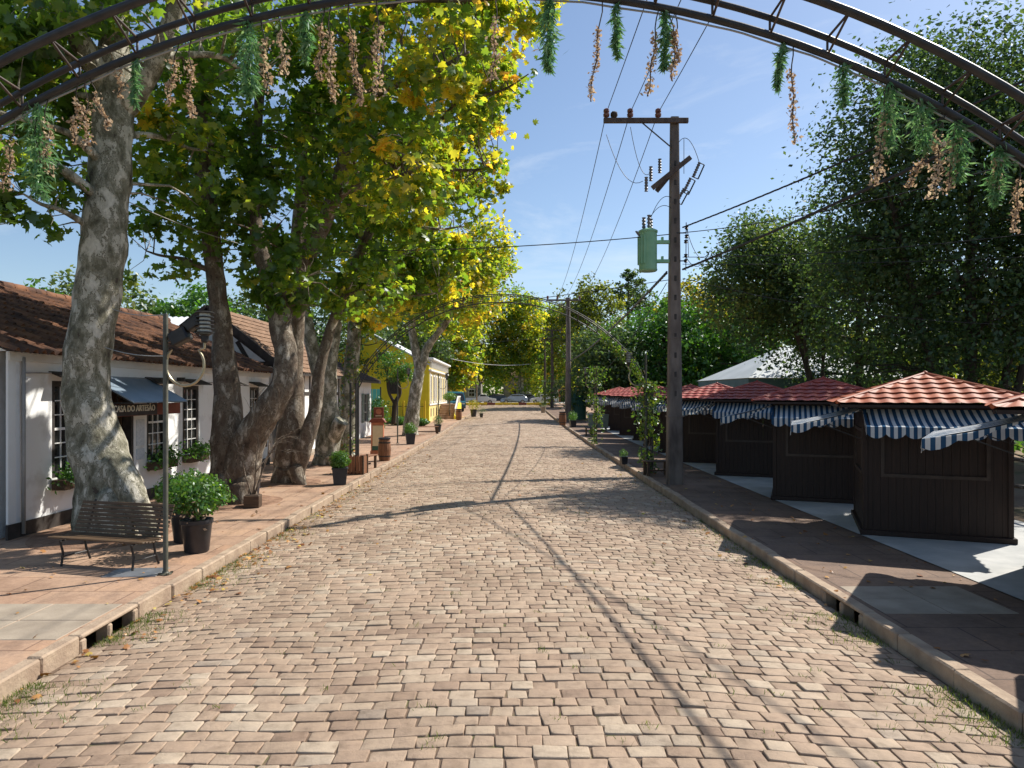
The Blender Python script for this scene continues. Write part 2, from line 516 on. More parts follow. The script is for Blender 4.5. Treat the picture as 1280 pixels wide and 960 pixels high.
def leaves_mesh(name, pos, nrm, size, tone, tmpl, matname, rng, parent=None, tdir=None):
    tv, tf = tmpl
    N = len(pos); k = len(tv)
    nrm = norm(nrm)
    t = rng.normal(size=(N, 3)) if tdir is None else tdir
    t = norm(t - nrm * np.sum(t * nrm, axis=1, keepdims=True))
    b = np.cross(t, nrm)
    vs = (pos[:, None, :] + size[:, None, None] * (tv[None, :, 0:1] * b[:, None, :] + tv[None, :, 1:2] * t[:, None, :] + tv[None, :, 2:3] * nrm[:, None, :])).reshape(-1, 3).astype(np.float32)
    me = bpy.data.meshes.new(name)
    me.vertices.add(N * k)
    me.vertices.foreach_set('co', vs.ravel())
    base = np.arange(N, dtype=np.int32) * k
    lens = [len(f) for f in tf]
    flat = np.concatenate([np.array(f, dtype=np.int32) for f in tf])
    loops = (base[:, None] + flat[None, :]).ravel()
    starts1 = np.concatenate([[0], np.cumsum(lens)[:-1]]).astype(np.int32)
    starts = (np.arange(N, dtype=np.int32)[:, None] * len(flat) + starts1[None, :]).ravel()
    me.loops.add(len(loops)); me.loops.foreach_set('vertex_index', loops)
    me.polygons.add(len(starts)); me.polygons.foreach_set('loop_start', starts)
    try:
        me.polygons.foreach_set('loop_total', np.tile(np.array(lens, dtype=np.int32), N))
    except Exception:
        pass
    me.update(calc_edges=True)
    a = me.attributes.new('rnd', 'FLOAT', 'POINT')
    a.data.foreach_set('value', np.repeat(np.clip(tone, 0, 1), k).astype(np.float32))
    me.materials.append(MATS[matname])
    o = bpy.data.objects.new(name, me)
    COL.objects.link(o)
    if parent is not None: o.parent = parent
    return o

def crown_points(lobes, rng, shell=.5):
    """lobes: (centre, radii, clusters, leaves each, cluster radius, tone) -> positions, outward normals, tones, cluster centres"""
    pos = []; nr = []; tn = []; cc = []
    for c, rad, nc, nl, cr, tone in lobes:
        c = np.array(c, dtype=float); rad = np.array(rad, dtype=float)
        d = norm(rng.normal(size=(nc, 3)))
        u = rng.random(nc) ** (1 / 3.0)
        u = shell * (.62 + .38 * rng.random(nc)) + (1 - shell) * u
        # bumpy outline
        bump = np.array([1 + .22 * noise.noise(Vector(x) * 1.7 + Vector(c)) for x in d])
        ctr = c + d * rad * (u * bump)[:, None]
        ct = tone + rng.normal(size=nc) * .16
        cs = cr * (.6 + .8 * rng.random(nc))
        nn = (nl * (.5 + rng.random(nc))).astype(int)
        idx = np.repeat(np.arange(nc), nn)
        off = rng.normal(size=(len(idx), 3)) * np.array([.55, .55, .38])
        p = ctr[idx] + off * cs[idx][:, None]
        out = norm(p - c)
        pos.append(p); nr.append(out); tn.append(ct[idx] + rng.normal(size=len(idx)) * .12)
        cc.append(ctr)
    return np.concatenate(pos), np.concatenate(nr), np.concatenate(tn), np.concatenate(cc)

def leaf_normals(out, rng, up=.75, o=.5, rnd=.75):
    return np.array([0, 0, up]) + out * o + rng.normal(size=out.shape) * rnd

def twigs(mb, limbs, ctrs, rng, frac=.5, r0=.035, n=4):
    pts = []
    for path, rad in limbs:
        for p, r in zip(path, rad):
            pts.append((p, r))
    A = np.array([tuple(p) for p, _ in pts])
    for c in ctrs:
        if rng.random() > frac: continue
        d = np.linalg.norm(A - c, axis=1) + np.maximum(0, A[:, 2] - c[2]) * .8
        j = int(np.argmin(d))
        a = Vector(A[j]); b = Vector(c)
        L = (b - a).length
        if L < .3: continue
        m1 = a.lerp(b, .4) + Vector((rng.normal() * .1 * L, rng.normal() * .1 * L, .08 * L))
        m2 = a.lerp(b, .75) + Vector((rng.normal() * .06 * L, rng.normal() * .06 * L, .05 * L))
        r = min(pts[j][1] * .7, r0 * (.5 + L * .35))
        mb.tube([a, m1, m2, b], [r, r * .7, r * .45, r * .2], n, cap=False)
# ------------------------------------------------------------------ setting: ground, road, pavements
XL, XR, XC = -4.6, 4.15, -0.22          # inner faces of the kerbs and the crown of the road
def road_z(x, y):
    return rise(y) - .17 * ((x - XC) / 4.38) ** 2

YS = [-6, 0, 3] + [i for i in range(5, 30, 4)] + [30 + 4 * i for i in range(0, 22)] + [118, 130, 160, 220, 320, 600]

def strip(name, x0, x1, dz, m, y0=-6, y1=200, nx=1, kind='structure', zf=None):
    mb = MB()
    ys = [y0] + [y for y in YS if y0 < y < y1] + [y1]
    for i in range(len(ys) - 1):
        for k in range(nx):
            a = x0 + (x1 - x0) * k / nx; b = x0 + (x1 - x0) * (k + 1) / nx
            f = zf or (lambda x, y: rise(y) + dz)
            mb.add([(a, ys[i], f(a, ys[i])), (b, ys[i], f(b, ys[i])), (b, ys[i + 1], f(b, ys[i + 1])), (a, ys[i + 1], f(a, ys[i + 1]))], [(0, 1, 2, 3)])
    return tag(mb.build(name, m), kind=kind)

def build_setting():
    # one ground sheet to the horizon; it dips under the street
    mb = MB()
    xs = [-600, -200, -60, -20, -10.2, -10.0, -8.9, 8.0, 10.2, 10.4, 20, 60, 200, 600]
    def gz(x, y):
        return rise(y) + (-.45 if -9.95 < x < 10.25 and y < 112 else -.03)
    ys = YS
    vs = [(x, y, gz(x, y)) for y in ys for x in xs]
    n = len(xs)
    fs = [(j * n + i, j * n + i + 1, (j + 1) * n + i + 1, (j + 1) * n + i) for j in range(len(ys) - 1) for i in range(n - 1)]
    mb.add(vs, fs)
    tag(mb.build('ground', 'ground', smooth=True), kind='structure')
    # joint bed under the cobbles
    strip('road_bed', XL - .02, XR + .02, 0, 'joint', 1, 112, 10, zf=lambda x, y: road_z(x, y) - .012)
    # every cobble as its own little block in the one road sheet
    rng = np.random.default_rng(3)
    top = []; rn = []
    y = 3.4
    while y < 112:
        d = .15 + rng.random() * .035
        if y > 40: d *= 1.6
        x = XL - rng.random() * .3
        ph = rng.random() * 6
        while x < XR + .1:
            w = (.165 + rng.random() * .125) * (1 if y < 40 else 1.55)
            x0 = max(x, XL + .01); x1 = min(x + w, XR - .01)
            if x1 - x0 > .08:
                top.append((x0, x1, y, y + d, ph)); rn.append(rng.random())
            x += w
        y += d
    T = np.array(top); N = len(T)
    g = .0035 + .0045 * rng.random(N)
    def zz(x, y):
        ry = np.clip(y, 30, 110) - 30
        return (ry / 77) ** 2 - .17 * ((x - XC) / 4.38) ** 2
    cx = [T[:, 0] + g, T[:, 1] - g, T[:, 1] - g, T[:, 0] + g]
    cy = [T[:, 2] + g, T[:, 2] + g, T[:, 3] - g, T[:, 3] - g]
    cx = [c + rng.normal(size=N) * .007 for c in cx]
    def bow(x, yy, ph):
        return yy + .045 * np.sin(x * 1.3 + yy * .05) + .018 * np.sin(x * 3.1 + yy * .6)
    cy = [bow(cx[k], cy[k], T[:, 4]) + rng.normal(size=N) * .006 for k in range(4)]
    mx = sum(cx) / 4; my = sum(cy) / 4
    tx = rng.normal(size=N) * .012; ty = rng.normal(size=N) * .014; hz = rng.normal(size=N) * .003
    def hgt(x, y):
        return zz(x, y) + hz + tx * (x - mx) + ty * (y - my)
    # ring points: eight per ring so that corners are cut
    ring = []
    for k in range(4):
        a = (k - 1) % 4; b = (k + 1) % 4
        c1 = .02 + .13 * rng.random(N) ** 2.5; c2 = .02 + .13 * rng.random(N) ** 2.5
        ring.append((cx[k] + (cx[a] - cx[k]) * c1, cy[k] + (cy[a] - cy[k]) * c1))
        ring.append((cx[k] + (cx[b] - cx[k]) * c2, cy[k] + (cy[b] - cy[k]) * c2))
    layers = []
    for ins, dz in ((0, -.05), (0, -.007), (.004, -.002), (.012, 0.0)):
        for px, py in ring:
            dx = mx - px; dy = my - py; L = np.sqrt(dx * dx + dy * dy)
            qx = px + dx / L * ins; qy = py + dy / L * ins
            layers.append(np.stack([qx, qy, hgt(qx, qy) + dz], 1))
    vs = np.stack(layers, 1)      # N, 32, 3
    tf = []
    for l in range(3):
        for k in range(8):
            k2 = (k + 1) % 8
            tf.append((l * 8 + k, l * 8 + k2, (l + 1) * 8 + k2, (l + 1) * 8 + k))
    tf.append(tuple(24 + k for k in range(8)))
    lens = np.array([len(f) for f in tf], dtype=np.int32); flat = np.concatenate([np.array(f) for f in tf])
    me = bpy.data.meshes.new('road')
    me.vertices.add(N * 32); me.vertices.foreach_set('co', vs.reshape(-1).astype(np.float32))
    loops = (np.arange(N)[:, None] * 32 + flat[None]).ravel().astype(np.int32)
    me.loops.add(len(loops)); me.loops.foreach_set('vertex_index', loops)
    st = (np.arange(N)[:, None] * len(flat) + np.concatenate([[0], np.cumsum(lens)[:-1]])[None]).ravel().astype(np.int32)
    me.polygons.add(len(st)); me.polygons.foreach_set('loop_start', st)
    me.update(calc_edges=True)
    me.polygons.foreach_set('use_smooth', np.ones(len(st), dtype=bool))
    a = me.attributes.new('rnd', 'FLOAT', 'POINT'); a.data.foreach_set('value', np.repeat(np.array(rn), 32).astype(np.float32))
    me.materials.append(MATS['cobble'])
    me.set_sharp_from_angle(angle=R(50))
    o = bpy.data.objects.new('road', me); COL.objects.link(o); tag(o, kind='structure')
    # far crossing street and square behind it
    strip('cross_street', -60, 60, .0, 'slab', 112, 128, zf=lambda x, y: rise(y) - .02 + (.015 if y > 113 else .0))
    # kerbs: stones of about a metre, two drain inlets a side
    for side, x0, x1 in (('kerb', XL - .16, XL), ('kerb', XR, XR + .17)):
        mb = MB()
        y = 2.0
        inl = [(7.72, 8.12), (8.22, 8.66)] if x0 < 0 else [(8.55, 8.95), (9.05, 9.45)]
        q = random.Random(5 if x0 < 0 else 9)
        def kb(ya, yb, za, zb, jit=True):
            j = q.uniform(-.012, .012) if jit else 0
            t = q.uniform(-.008, .008) if jit else 0
            z0 = rise((ya + yb) / 2)
            mb.box(((x0 + x1) / 2 + j, (ya + yb) / 2, z0 + (za + zb) / 2 + t), (x1 - x0, yb - ya - .012, zb - za), bevel=.018, rz=q.uniform(-.006, .006))
        while y < 110:
            L = q.uniform(.8, 1.15)
            yb = y + L
            if y < inl[0][0] - .12 <= yb or (inl[0][0] - .12 <= y < inl[1][1] + .12):
                if y < inl[0][0] - .12:
                    kb(y, inl[0][0] - .12, -.32, .012)
                a0 = inl[0][0] - .12; a1 = inl[1][1] + .12
                kb(a0, a1, -.035, .018, False)
                for ya, yb2 in ((a0, inl[0][0]), (inl[0][1], inl[1][0]), (inl[1][1], a1)):
                    kb(ya, yb2, -.32, -.037, False)
                y = a1
                continue
            kb(y, yb, -.32, .01)
            y = yb
        tag(mb.build(side, 'kerb'), kind='structure')
    # pavements
    strip('pavement', -9.95, XL - .15, 0, 'pavement', 0, 112, 2)
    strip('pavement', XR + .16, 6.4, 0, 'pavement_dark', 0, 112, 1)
    strip('pavement_slab', 6.4, 10.3, .012, 'slab', 0, 60, 1)
    strip('pavement', 6.4, 10.3, 0, 'pavement', 60, 112, 1)
    # paler concrete repair panels
    def panel(x0, x1, y0, y1):
        mb = MB()
        mb.box(((x0 + x1) / 2, (y0 + y1) / 2, rise((y0 + y1) / 2) - .02 + .006), (x1 - x0 - .015, y1 - y0 - .015, .04), bevel=.006)
        tag(mb.build('pavement_panel', 'concrete'), kind='structure')
    for (a, b) in ((7.5, 8.15), (8.15, 8.8)):
        for k in range(4):
            panel(-8.2 + k * .85, -7.35 + k * .85, a, b)
    for (a, b) in ((8.4, 9.0), (9.0, 9.6)):
        for k in range(2):
            panel(4.4 + k * .8, 5.2 + k * .8, a, b)
    # grass along the gutters and tufts in the joints
    rng = np.random.default_rng(11)
    n = 12000
    side = rng.random(n) < .55
    yy = 4.6 + rng.gamma(1.3, 4.5, n)
    clump = np.array([noise.noise(Vector((s * 50, y * .9, 0))) for s, y in zip(side, yy)])
    keep = clump > -.02
    side, yy = side[keep], yy[keep]; n = len(yy)
    off = np.abs(rng.gamma(1.1, .2, n))
    xx = np.where(side, XL + .02 + off, XR - .02 - off)
    zs = zz(xx, yy) - .005
    pos = np.stack([xx, yy, zs], 1)
    m2 = 900
    tx2 = rng.uniform(XL, XR, 90); ty2 = 4.6 + rng.gamma(1.2, 5, 90)
    k = rng.integers(0, 90, m2)
    px = tx2[k] + rng.normal(size=m2) * .05; py = ty2[k] + rng.normal(size=m2) * .03
    pos = np.concatenate([pos, np.stack([px, py, zz(px, py) - .01], 1)])
    N2 = len(pos)
    td = np.stack([rng.normal(size=N2) * .5, rng.normal(size=N2) * .5, np.full(N2, .9)], 1)
    nr = rng.normal(size=(N2, 3)) * np.array([1, 1, .2])
    o = leaves_mesh('gutter_grass', pos, nr, .025 + .045 * rng.random(N2), rng.random(N2), BLADE, 'grass', rng, tdir=td)
    tag(o, 'short grass growing along the kerbs and between the cobbles', 'grass', kind='stuff')
    # fallen leaves
    n = 1100
    yy = 4.8 + rng.gamma(2.0, 6.0, n)
    u = rng.random(n)
    xx = np.where(u < .72, XL + np.abs(rng.gamma(1.0, .3, n)), np.where(u < .82, rng.uniform(XL, XR, n), rng.uniform(-9, XL - .2, n)))
    xx = np.where(rng.random(n) < .16, rng.uniform(XR - .7, 6.4, n), xx)
    onroad = (xx > XL) & (xx < XR)
    big = rng.random(n) < .5
    keep = ~onroad | (yy > 9) | (rng.random(n) < .35)
    xx, yy, onroad = xx[keep], yy[keep], onroad[keep]; n = len(xx)
    zs = np.where(onroad, zz(xx, yy) + .014, zz(np.full(n, XC), yy) + .012)
    nr = np.stack([rng.normal(size=n) * .3, rng.normal(size=n) * .3, np.ones(n)], 1)
    o = leaves_mesh('fallen_leaves', np.stack([xx, yy, zs + .01], 1), nr, .03 + .08 * rng.random(n) ** 2, rng.random(n), LOBED, 'litter', rng)
    tag(o, 'dry brown and yellow leaves scattered on the street', 'leaves', kind='stuff')
    # bare earth round the feet of the plane trees
    for k, (x, y, r) in enumerate(((-7.45, 13.1, 1.25), (-6.7, 17.1, 1.15), (-6.45, 20.8, .95), (-6.75, 26.0, 1.0), (-6.2, 43.6, .9))):
        mb = MB(); vs = [(x, y, rise(y) + .05)]; m = 36
        for f, z in ((.6, .04), (1.0, .006), (1.02, -.02)):
            for i in range(m):
                a = 6.2832 * i / m
                rr = r * f * (1 + .22 * noise.noise(Vector((math.cos(a) * 1.4, math.sin(a) * 1.4, k * 3.0))))
                vs.append((x + rr * math.cos(a), y + rr * math.sin(a), rise(y) + z))
        fs = [(0, 1 + i, 1 + (i + 1) % m) for i in range(m)]
        for q in range(2): fs += [(1 + q * m + i, 1 + (q + 1) * m + i, 1 + (q + 1) * m + (i + 1) % m, 1 + q * m + (i + 1) % m) for i in range(m)]
        mb.add(vs, fs)
        tag(mb.build('bare_ground', 'earth', smooth=True), kind='structure')
    # low undergrowth behind the kiosks
    n = 9000
    xx = rng.uniform(10.5, 40, n); yy = rng.uniform(20, 75, n)
    keep = np.array([noise.noise(Vector((x * .25, y * .25, 3))) > .0 for x, y in zip(xx, yy)])
    xx, yy = xx[keep], yy[keep]; n = len(xx)
    pos = np.stack([xx, yy, zz(np.full(n, XC), yy) + .1 + .35 * rng.random(n)], 1)
    o = leaves_mesh('undergrowth', pos, rng.normal(size=(n, 3)) + np.array([0, 0, .6]), .25 + .3 * rng.random(n), rng.random(n), OVAL, 'fresh_leaf', rng)
    tag(o, 'low green undergrowth on the park ground behind the kiosks', 'undergrowth', kind='stuff')

# ------------------------------------------------------------------ roofs
def roof_grid(mb, o, ux, vx, nrm, U, Vv, pitch_u, pitch_v, amp, step, half=None, jit=0.0, wave='sin', seed=1):
    """tiled slope: origin o, along-eave ux (length U), up-slope vx (length Vv); half(v)->(u0,u1) clips each row"""
    q = random.Random(seed)
    nc = max(1, int(round(U / pitch_u))); pu = U / nc
    nr = max(1, int(round(Vv / pitch_v))); pv = Vv / nr
    S = 6
    us = [pu * (i / S) for i in range(nc * S + 1)]
    o = Vector(o); ux = Vector(ux); vx = Vector(vx); nrm = Vector(nrm)
    jc = [[q.uniform(-jit, jit) for _ in range(nc + 1)] for _ in range(nr)]
    vs = []; fs = []; W = len(us)
    rows = []
    for r in range(nr):
        rows.append((r * pv, step, r)); rows.append(((r + 1) * pv - .002, .0, r))
    for v, st, r in rows:
        lo, hi = half(v) if half else (0, U)
        for i, u in enumerate(us):
            uc = min(max(u, lo), hi)
            ph = uc / pu
            c = min(int(ph), nc)
            if wave == 'sin':
                h = amp * (.5 + .5 * math.cos(2 * math.pi * ph))
            else:      # half-round barrel tiles
                f = ph - int(ph)
                h = amp * (math.sin(math.pi * min(f / .62, 1)) if f < .62 else -.25 * math.sin(math.pi * (f - .62) / .38))
            h += st + jc[r][min(c, nc)]
            vv = v
            if st > 0 and wave == 'sin' : vv = v - .22 * pv * (.5 + .5 * math.cos(2 * math.pi * ph)) * (1 if lo < u < hi else .0)
            vs.append(o + ux * uc + vx * vv + nrm * h)
    for j in range(len(rows) - 1):
        for i in range(W - 1):
            lo, hi = half(rows[j][0]) if half else (0, U)
            if us[i + 1] <= lo or us[i] >= hi: continue
            fs.append((j * W + i, j * W + i + 1, (j + 1) * W + i + 1, (j + 1) * W + i))
    mb.add(vs, fs)

def wall_holes(mb, L, H, holes, t=.22):
    """wall along +x from 0 to L in the plane y=0, facing -y, thickness t behind; holes (x0,x1,z0,z1)"""
    xs = sorted({0, L, *[h[0] for h in holes], *[h[1] for h in holes]})
    zs = sorted({0, H, *[h[2] for h in holes], *[h[3] for h in holes]})
    for i in range(len(xs) - 1):
        for j in range(len(zs) - 1):
            a, b, c, d = xs[i], xs[i + 1], zs[j], zs[j + 1]
            if any(a >= h[0] - 1e-6 and b <= h[1] + 1e-6 and c >= h[2] - 1e-6 and d <= h[3] + 1e-6 for h in holes): continue
            mb.add([(a, 0, c), (b, 0, c), (b, 0, d), (a, 0, d)], [(0, 1, 2, 3)])
            mb.add([(a, t, c), (b, t, c), (b, t, d), (a, t, d)], [(3, 2, 1, 0)])
    for a, b, c, d in holes:
        mb.add([(a, 0, c), (a, t, c), (a, t, d), (a, 0, d)], [(0, 1, 2, 3)])
        mb.add([(b, 0, c), (b, t, c), (b, t, d), (b, 0, d)], [(3, 2, 1, 0)])
        mb.add([(a, 0, d), (a, t, d), (b, t, d), (b, 0, d)], [(0, 1, 2, 3)])
        mb.add([(a, 0, c), (a, t, c), (b, t, c), (b, 0, c)], [(3, 2, 1, 0)])

def window(parent, x0, x1, z0, z1, frame_m, cols, rows, y=.10, fw=.07, glass='glass', barm=None, shutters=None, name='window'):
    w = MB()
    w.box(((x0 + x1) / 2, y, z0 + fw / 2), (x1 - x0, .09, fw)); w.box(((x0 + x1) / 2, y, z1 - fw / 2), (x1 - x0, .09, fw))
    w.box((x0 + fw / 2, y, (z0 + z1) / 2), (fw, .086, z1 - z0 - 2 * fw)); w.box((x1 - fw / 2, y, (z0 + z1) / 2), (fw, .086, z1 - z0 - 2 * fw))
    fr = w.build(name, frame_m, parent)
    g = MB(); g.box(((x0 + x1) / 2, y + .012, (z0 + z1) / 2), (x1 - x0 - 2 * fw + .01, .012, z1 - z0 - 2 * fw + .01))
    g.build('pane', glass, fr)
    if cols > 1 or rows > 1:
        b = MB()
        for i in range(1, cols):
            b.box((x0 + fw + (x1 - x0 - 2 * fw) * i / cols, y - .012, (z0 + z1) / 2), (.022, .022, z1 - z0 - 2 * fw))
        for j in range(1, rows):
            b.box(((x0 + x1) / 2, y - .014, z0 + fw + (z1 - z0 - 2 * fw) * j / rows), (x1 - x0 - 2 * fw, .022, .022 if j != rows // 2 else .05))
        b.build('muntin_grid', barm or frame_m, fr)
    return fr

def text_mesh(name, s, size, matname, parent, loc, rot, depth=.008):
    cu = bpy.data.curves.new('lettering', 'FONT')
    cu.body = s; cu.size = size; cu.extrude = depth; cu.align_x = 'LEFT'; cu.align_y = 'BOTTOM'
    cu.offset = .002; cu.resolution_u = 3
    o = bpy.data.objects.new('lettering_source', cu)
    COL.objects.link(o)
    dg = bpy.context.evaluated_depsgraph_get()
    me = bpy.data.meshes.new_from_object(o.evaluated_get(dg))
    bpy.data.objects.remove(o)
    me.materials.clear(); me.materials.append(MATS[matname])
    t = bpy.data.objects.new(name, me); COL.objects.link(t)
    t.parent = parent; t.location = loc; t.rotation_euler = rot
    return t

# ------------------------------------------------------------------ the white craft house
# local frame: x runs along the street (world +Y), -y faces the street (world +X): rotz = 90 degrees
def build_white_house():
    X, Y0, Y1, H = -8.95, 12.6, 26.2, 3.36
    L = Y1 - Y0
    t = thing('white_house', 'long white rendered craft house with old brown tiled roof and sign CASA DO ARTESÃO', 'house', (X, Y0, 0), R(90))
    u = lambda y: y - Y0
    wins = [(u(13.85), u(14.75), .95, 2.85), (u(17.45), u(18.45), .95, 2.82), (u(19.35), u(20.35), .95, 2.82), (u(22.2), u(23.2), .95, 2.82), (u(24.3), u(25.2), .95, 2.82)]
    door = (u(15.4), u(16.85), .0, 2.85)
    mb = MB()
    wall_holes(mb, L, H, wins + [door])
    mb.box((-.0 + .11, 4.3, H / 2), (.22, 8.1, H)); mb.box((L - .11, 4.3, H / 2), (.22, 8.1, H)); mb.box((L / 2, 8.3, H / 2), (L - .5, .2, H))
    for xx in (0.11, L - .11):   # gable triangles
        mb.prism([(.0, H), (8.2, H), (4.1, H + 1.8)], xx - .1, xx + .1, 'x')
    # dividing wall so that the doorway stays dark
    mb.build('wall', 'white_wall', t)
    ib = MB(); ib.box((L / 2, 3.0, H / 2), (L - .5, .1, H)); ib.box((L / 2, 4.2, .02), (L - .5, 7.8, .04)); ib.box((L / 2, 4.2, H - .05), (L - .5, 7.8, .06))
    ib.build('interior_partition', 'interior', t)
    pb = MB(); pb.box((L / 2, -.02, .13), (L + .04, .04, .26)); pb.build('plinth', 'timber', t)
    tr = MB(); tr.box((.09, -.02, H / 2 + .13), (.2, .04, H - .3)); tr.box((L / 2, -.03, H - .09), (L, .06, .16)); tr.build('wall_trim', 'white_trim', t)
    dp = MB(); dp.tube([(.36, -.06, H - .1), (.36, -.06, .05)], .035, 8); dp.tube([(.36, -.06, H - .38), (1.2, -.05, H - .36), (2.4, -.04, H - .42), (4.6, -.04, H - .40), (7, -.04, H - .45), (10, -.04, H - .42)], .014, 5)
    dp.build('drain_pipe', 'pale_wire', t, smooth=True)
    # roof
    rb = MB()
    sl = math.hypot(4.45, 2.0); vx = Vector((0, 4.45, 2.0)) / sl; nn = Vector((0, -2.0, 4.45)) / sl
    roof_grid(rb, (-.35, -.38, H - .05), (1, 0, 0), vx, nn, L + .7, sl, .235, .38, .075, .03, jit=.012, wave='barrel', seed=4)
    vb = Vector((0, -4.45, 2.0)) / sl; nb = Vector((0, 2.0, 4.45)) / sl
    rb.add([(-.35, 8.52, H - .05), (L + .35, 8.52, H - .05), (L + .35, 4.07, H + 1.95), (-.35, 4.07, H + 1.95)], [(0, 1, 2, 3)])
    rf = rb.build('roof', 'old_tile', t, smooth='auto')
    cb = MB()
    q = random.Random(3)
    x = -.4
    while x < L + .3:
        l = .42
        cb.tube([(x, 4.07, H + 1.98 + q.uniform(-.015, .015)), (x + l + .04, 4.07, H + 2.0 + q.uniform(-.015, .015))], [.13, .115], 10)
        x += l
    cb.build('ridge_cap', 'old_tile', rf, smooth='auto')
    # windows: dark frames, pale glazing bars, hoods and flower boxes
    for k, (a, b, c, d) in enumerate(wins):
        fr = window(t, a, b, c, d, 'timber', 3, 6, y=.06, fw=.11, barm='white_trim')
        hb = MB()
        hb.prism([(-.34, d + .02), (-.34, d + .05), (0.01, d + .19), (0.01, d + .16)], a - .1, b + .1, 'x')
        hb.build('hood', 'timber', fr)
        bx = MB(); bx.box(((a + b) / 2, -.15, c - .13), (b - a + .1, .26, .2), bevel=.01)
        bx.build('flower_box', 'dark_wood', fr)
    # open door leaf, dark inside
    db = MB(); db.box((door[0] + .05, .11, 1.42), (.1, .2, 2.84)); db.box((door[1] - .05, .11, 1.42), (.1, .2, 2.84)); db.box(((door[0] + door[1]) / 2, .11, 2.79), (1.24, .2, .1))
    dr = db.build('door', 'timber', t)
    lb = MB(); lb.box((door[1] - .13, .62, 1.36), (.05, .8, 2.7)); lb.build('door_leaf', 'dark_wood', dr)
    # sheet metal door canopy
    c0, c1 = u(15.0), u(17.5)
    cb = MB()
    cb.prism([(-.98, 2.40), (-.98, 2.425), (0, 2.985), (0, 2.96)], c0, c1, 'x')
    cn = cb.build('canopy', 'tin_blue', t)
    for xx in (c0 + .05, c1 - .05):
        br = MB(); br.bar((xx, -.95, 2.40), (xx, -.02, 2.40), .03); br.bar((xx, -.03, 2.38), (xx, -.03, 2.95), .03); br.bar((xx, -.9, 2.41), (xx, -.03, 2.93), .025)
        br.build('canopy_bracket', 'iron_black', cn)
    # sign board
    s0, s1 = u(14.85), u(17.98)
    sb = MB(); sb.box(((s0 + s1) / 2, -.55, 2.24), (s1 - s0, .05, .27), bevel=.008)
    sg = sb.build('sign_board', 'sign_red', t)
    bk = MB(); bk.box(((s0 + u(16.78)) / 2, -.585, 2.24), (u(16.78) - s0 - .02, .02, .25)); bk.build('sign_panel', 'timber', sg)
    for xx in (s0 + .3, s1 - .6):
        hg = MB(); hg.tube([(xx, -.55, 2.37), (xx, -.55, 2.64)], .01, 5); hg.build('sign_hanger', 'iron_black', sg)
    text_mesh('lettering', 'CASA DO ARTESÃO', .195, 'letter_cream', sg, (s0 + .06, -.60, 2.17), (R(90), 0, 0))
    # notices by the door
    for z0, z1, w in ((1.35, 1.98, .34), (1.02, 1.28, .36)):
        n = MB(); n.box((u(17.13), -.01, (z0 + z1) / 2), (w, .02, z1 - z0)); n.build('notice', 'paper', t)
    # small spot light under the eave
    sp = MB(); sp.box((u(19.0), -.12, 2.98), (.06, .2, .1)); sp.build('bracket_lamp', 'iron_black', t)
    return t

def flower_plants():
    rng = np.random.default_rng(21)
    lab = ['green trailing plant in the flower box beside the big leaning trunk', 'bushy green plant in the flower box next to the notices', 'green plant in the flower box under the unobstructed craft house window', None, None]
    for k, y in enumerate((14.3, 17.95, 19.85)):
        n = 420
        c = np.array([-8.72, y, .98])
        pos = c + rng.normal(size=(n, 3)) * np.array([.13, .32, .13]) + np.array([.05, 0, .02])
        t = thing('window_plant', lab[k], 'plant', c, 0, 'plants in the flower boxes')
        leaves_mesh('foliage', pos - c, rng.normal(size=(n, 3)) + np.array([.4, 0, .6]), .06 + .07 * rng.random(n), .4 * rng.random(n) + .1 * k, OVAL, 'fresh_leaf', rng, t)

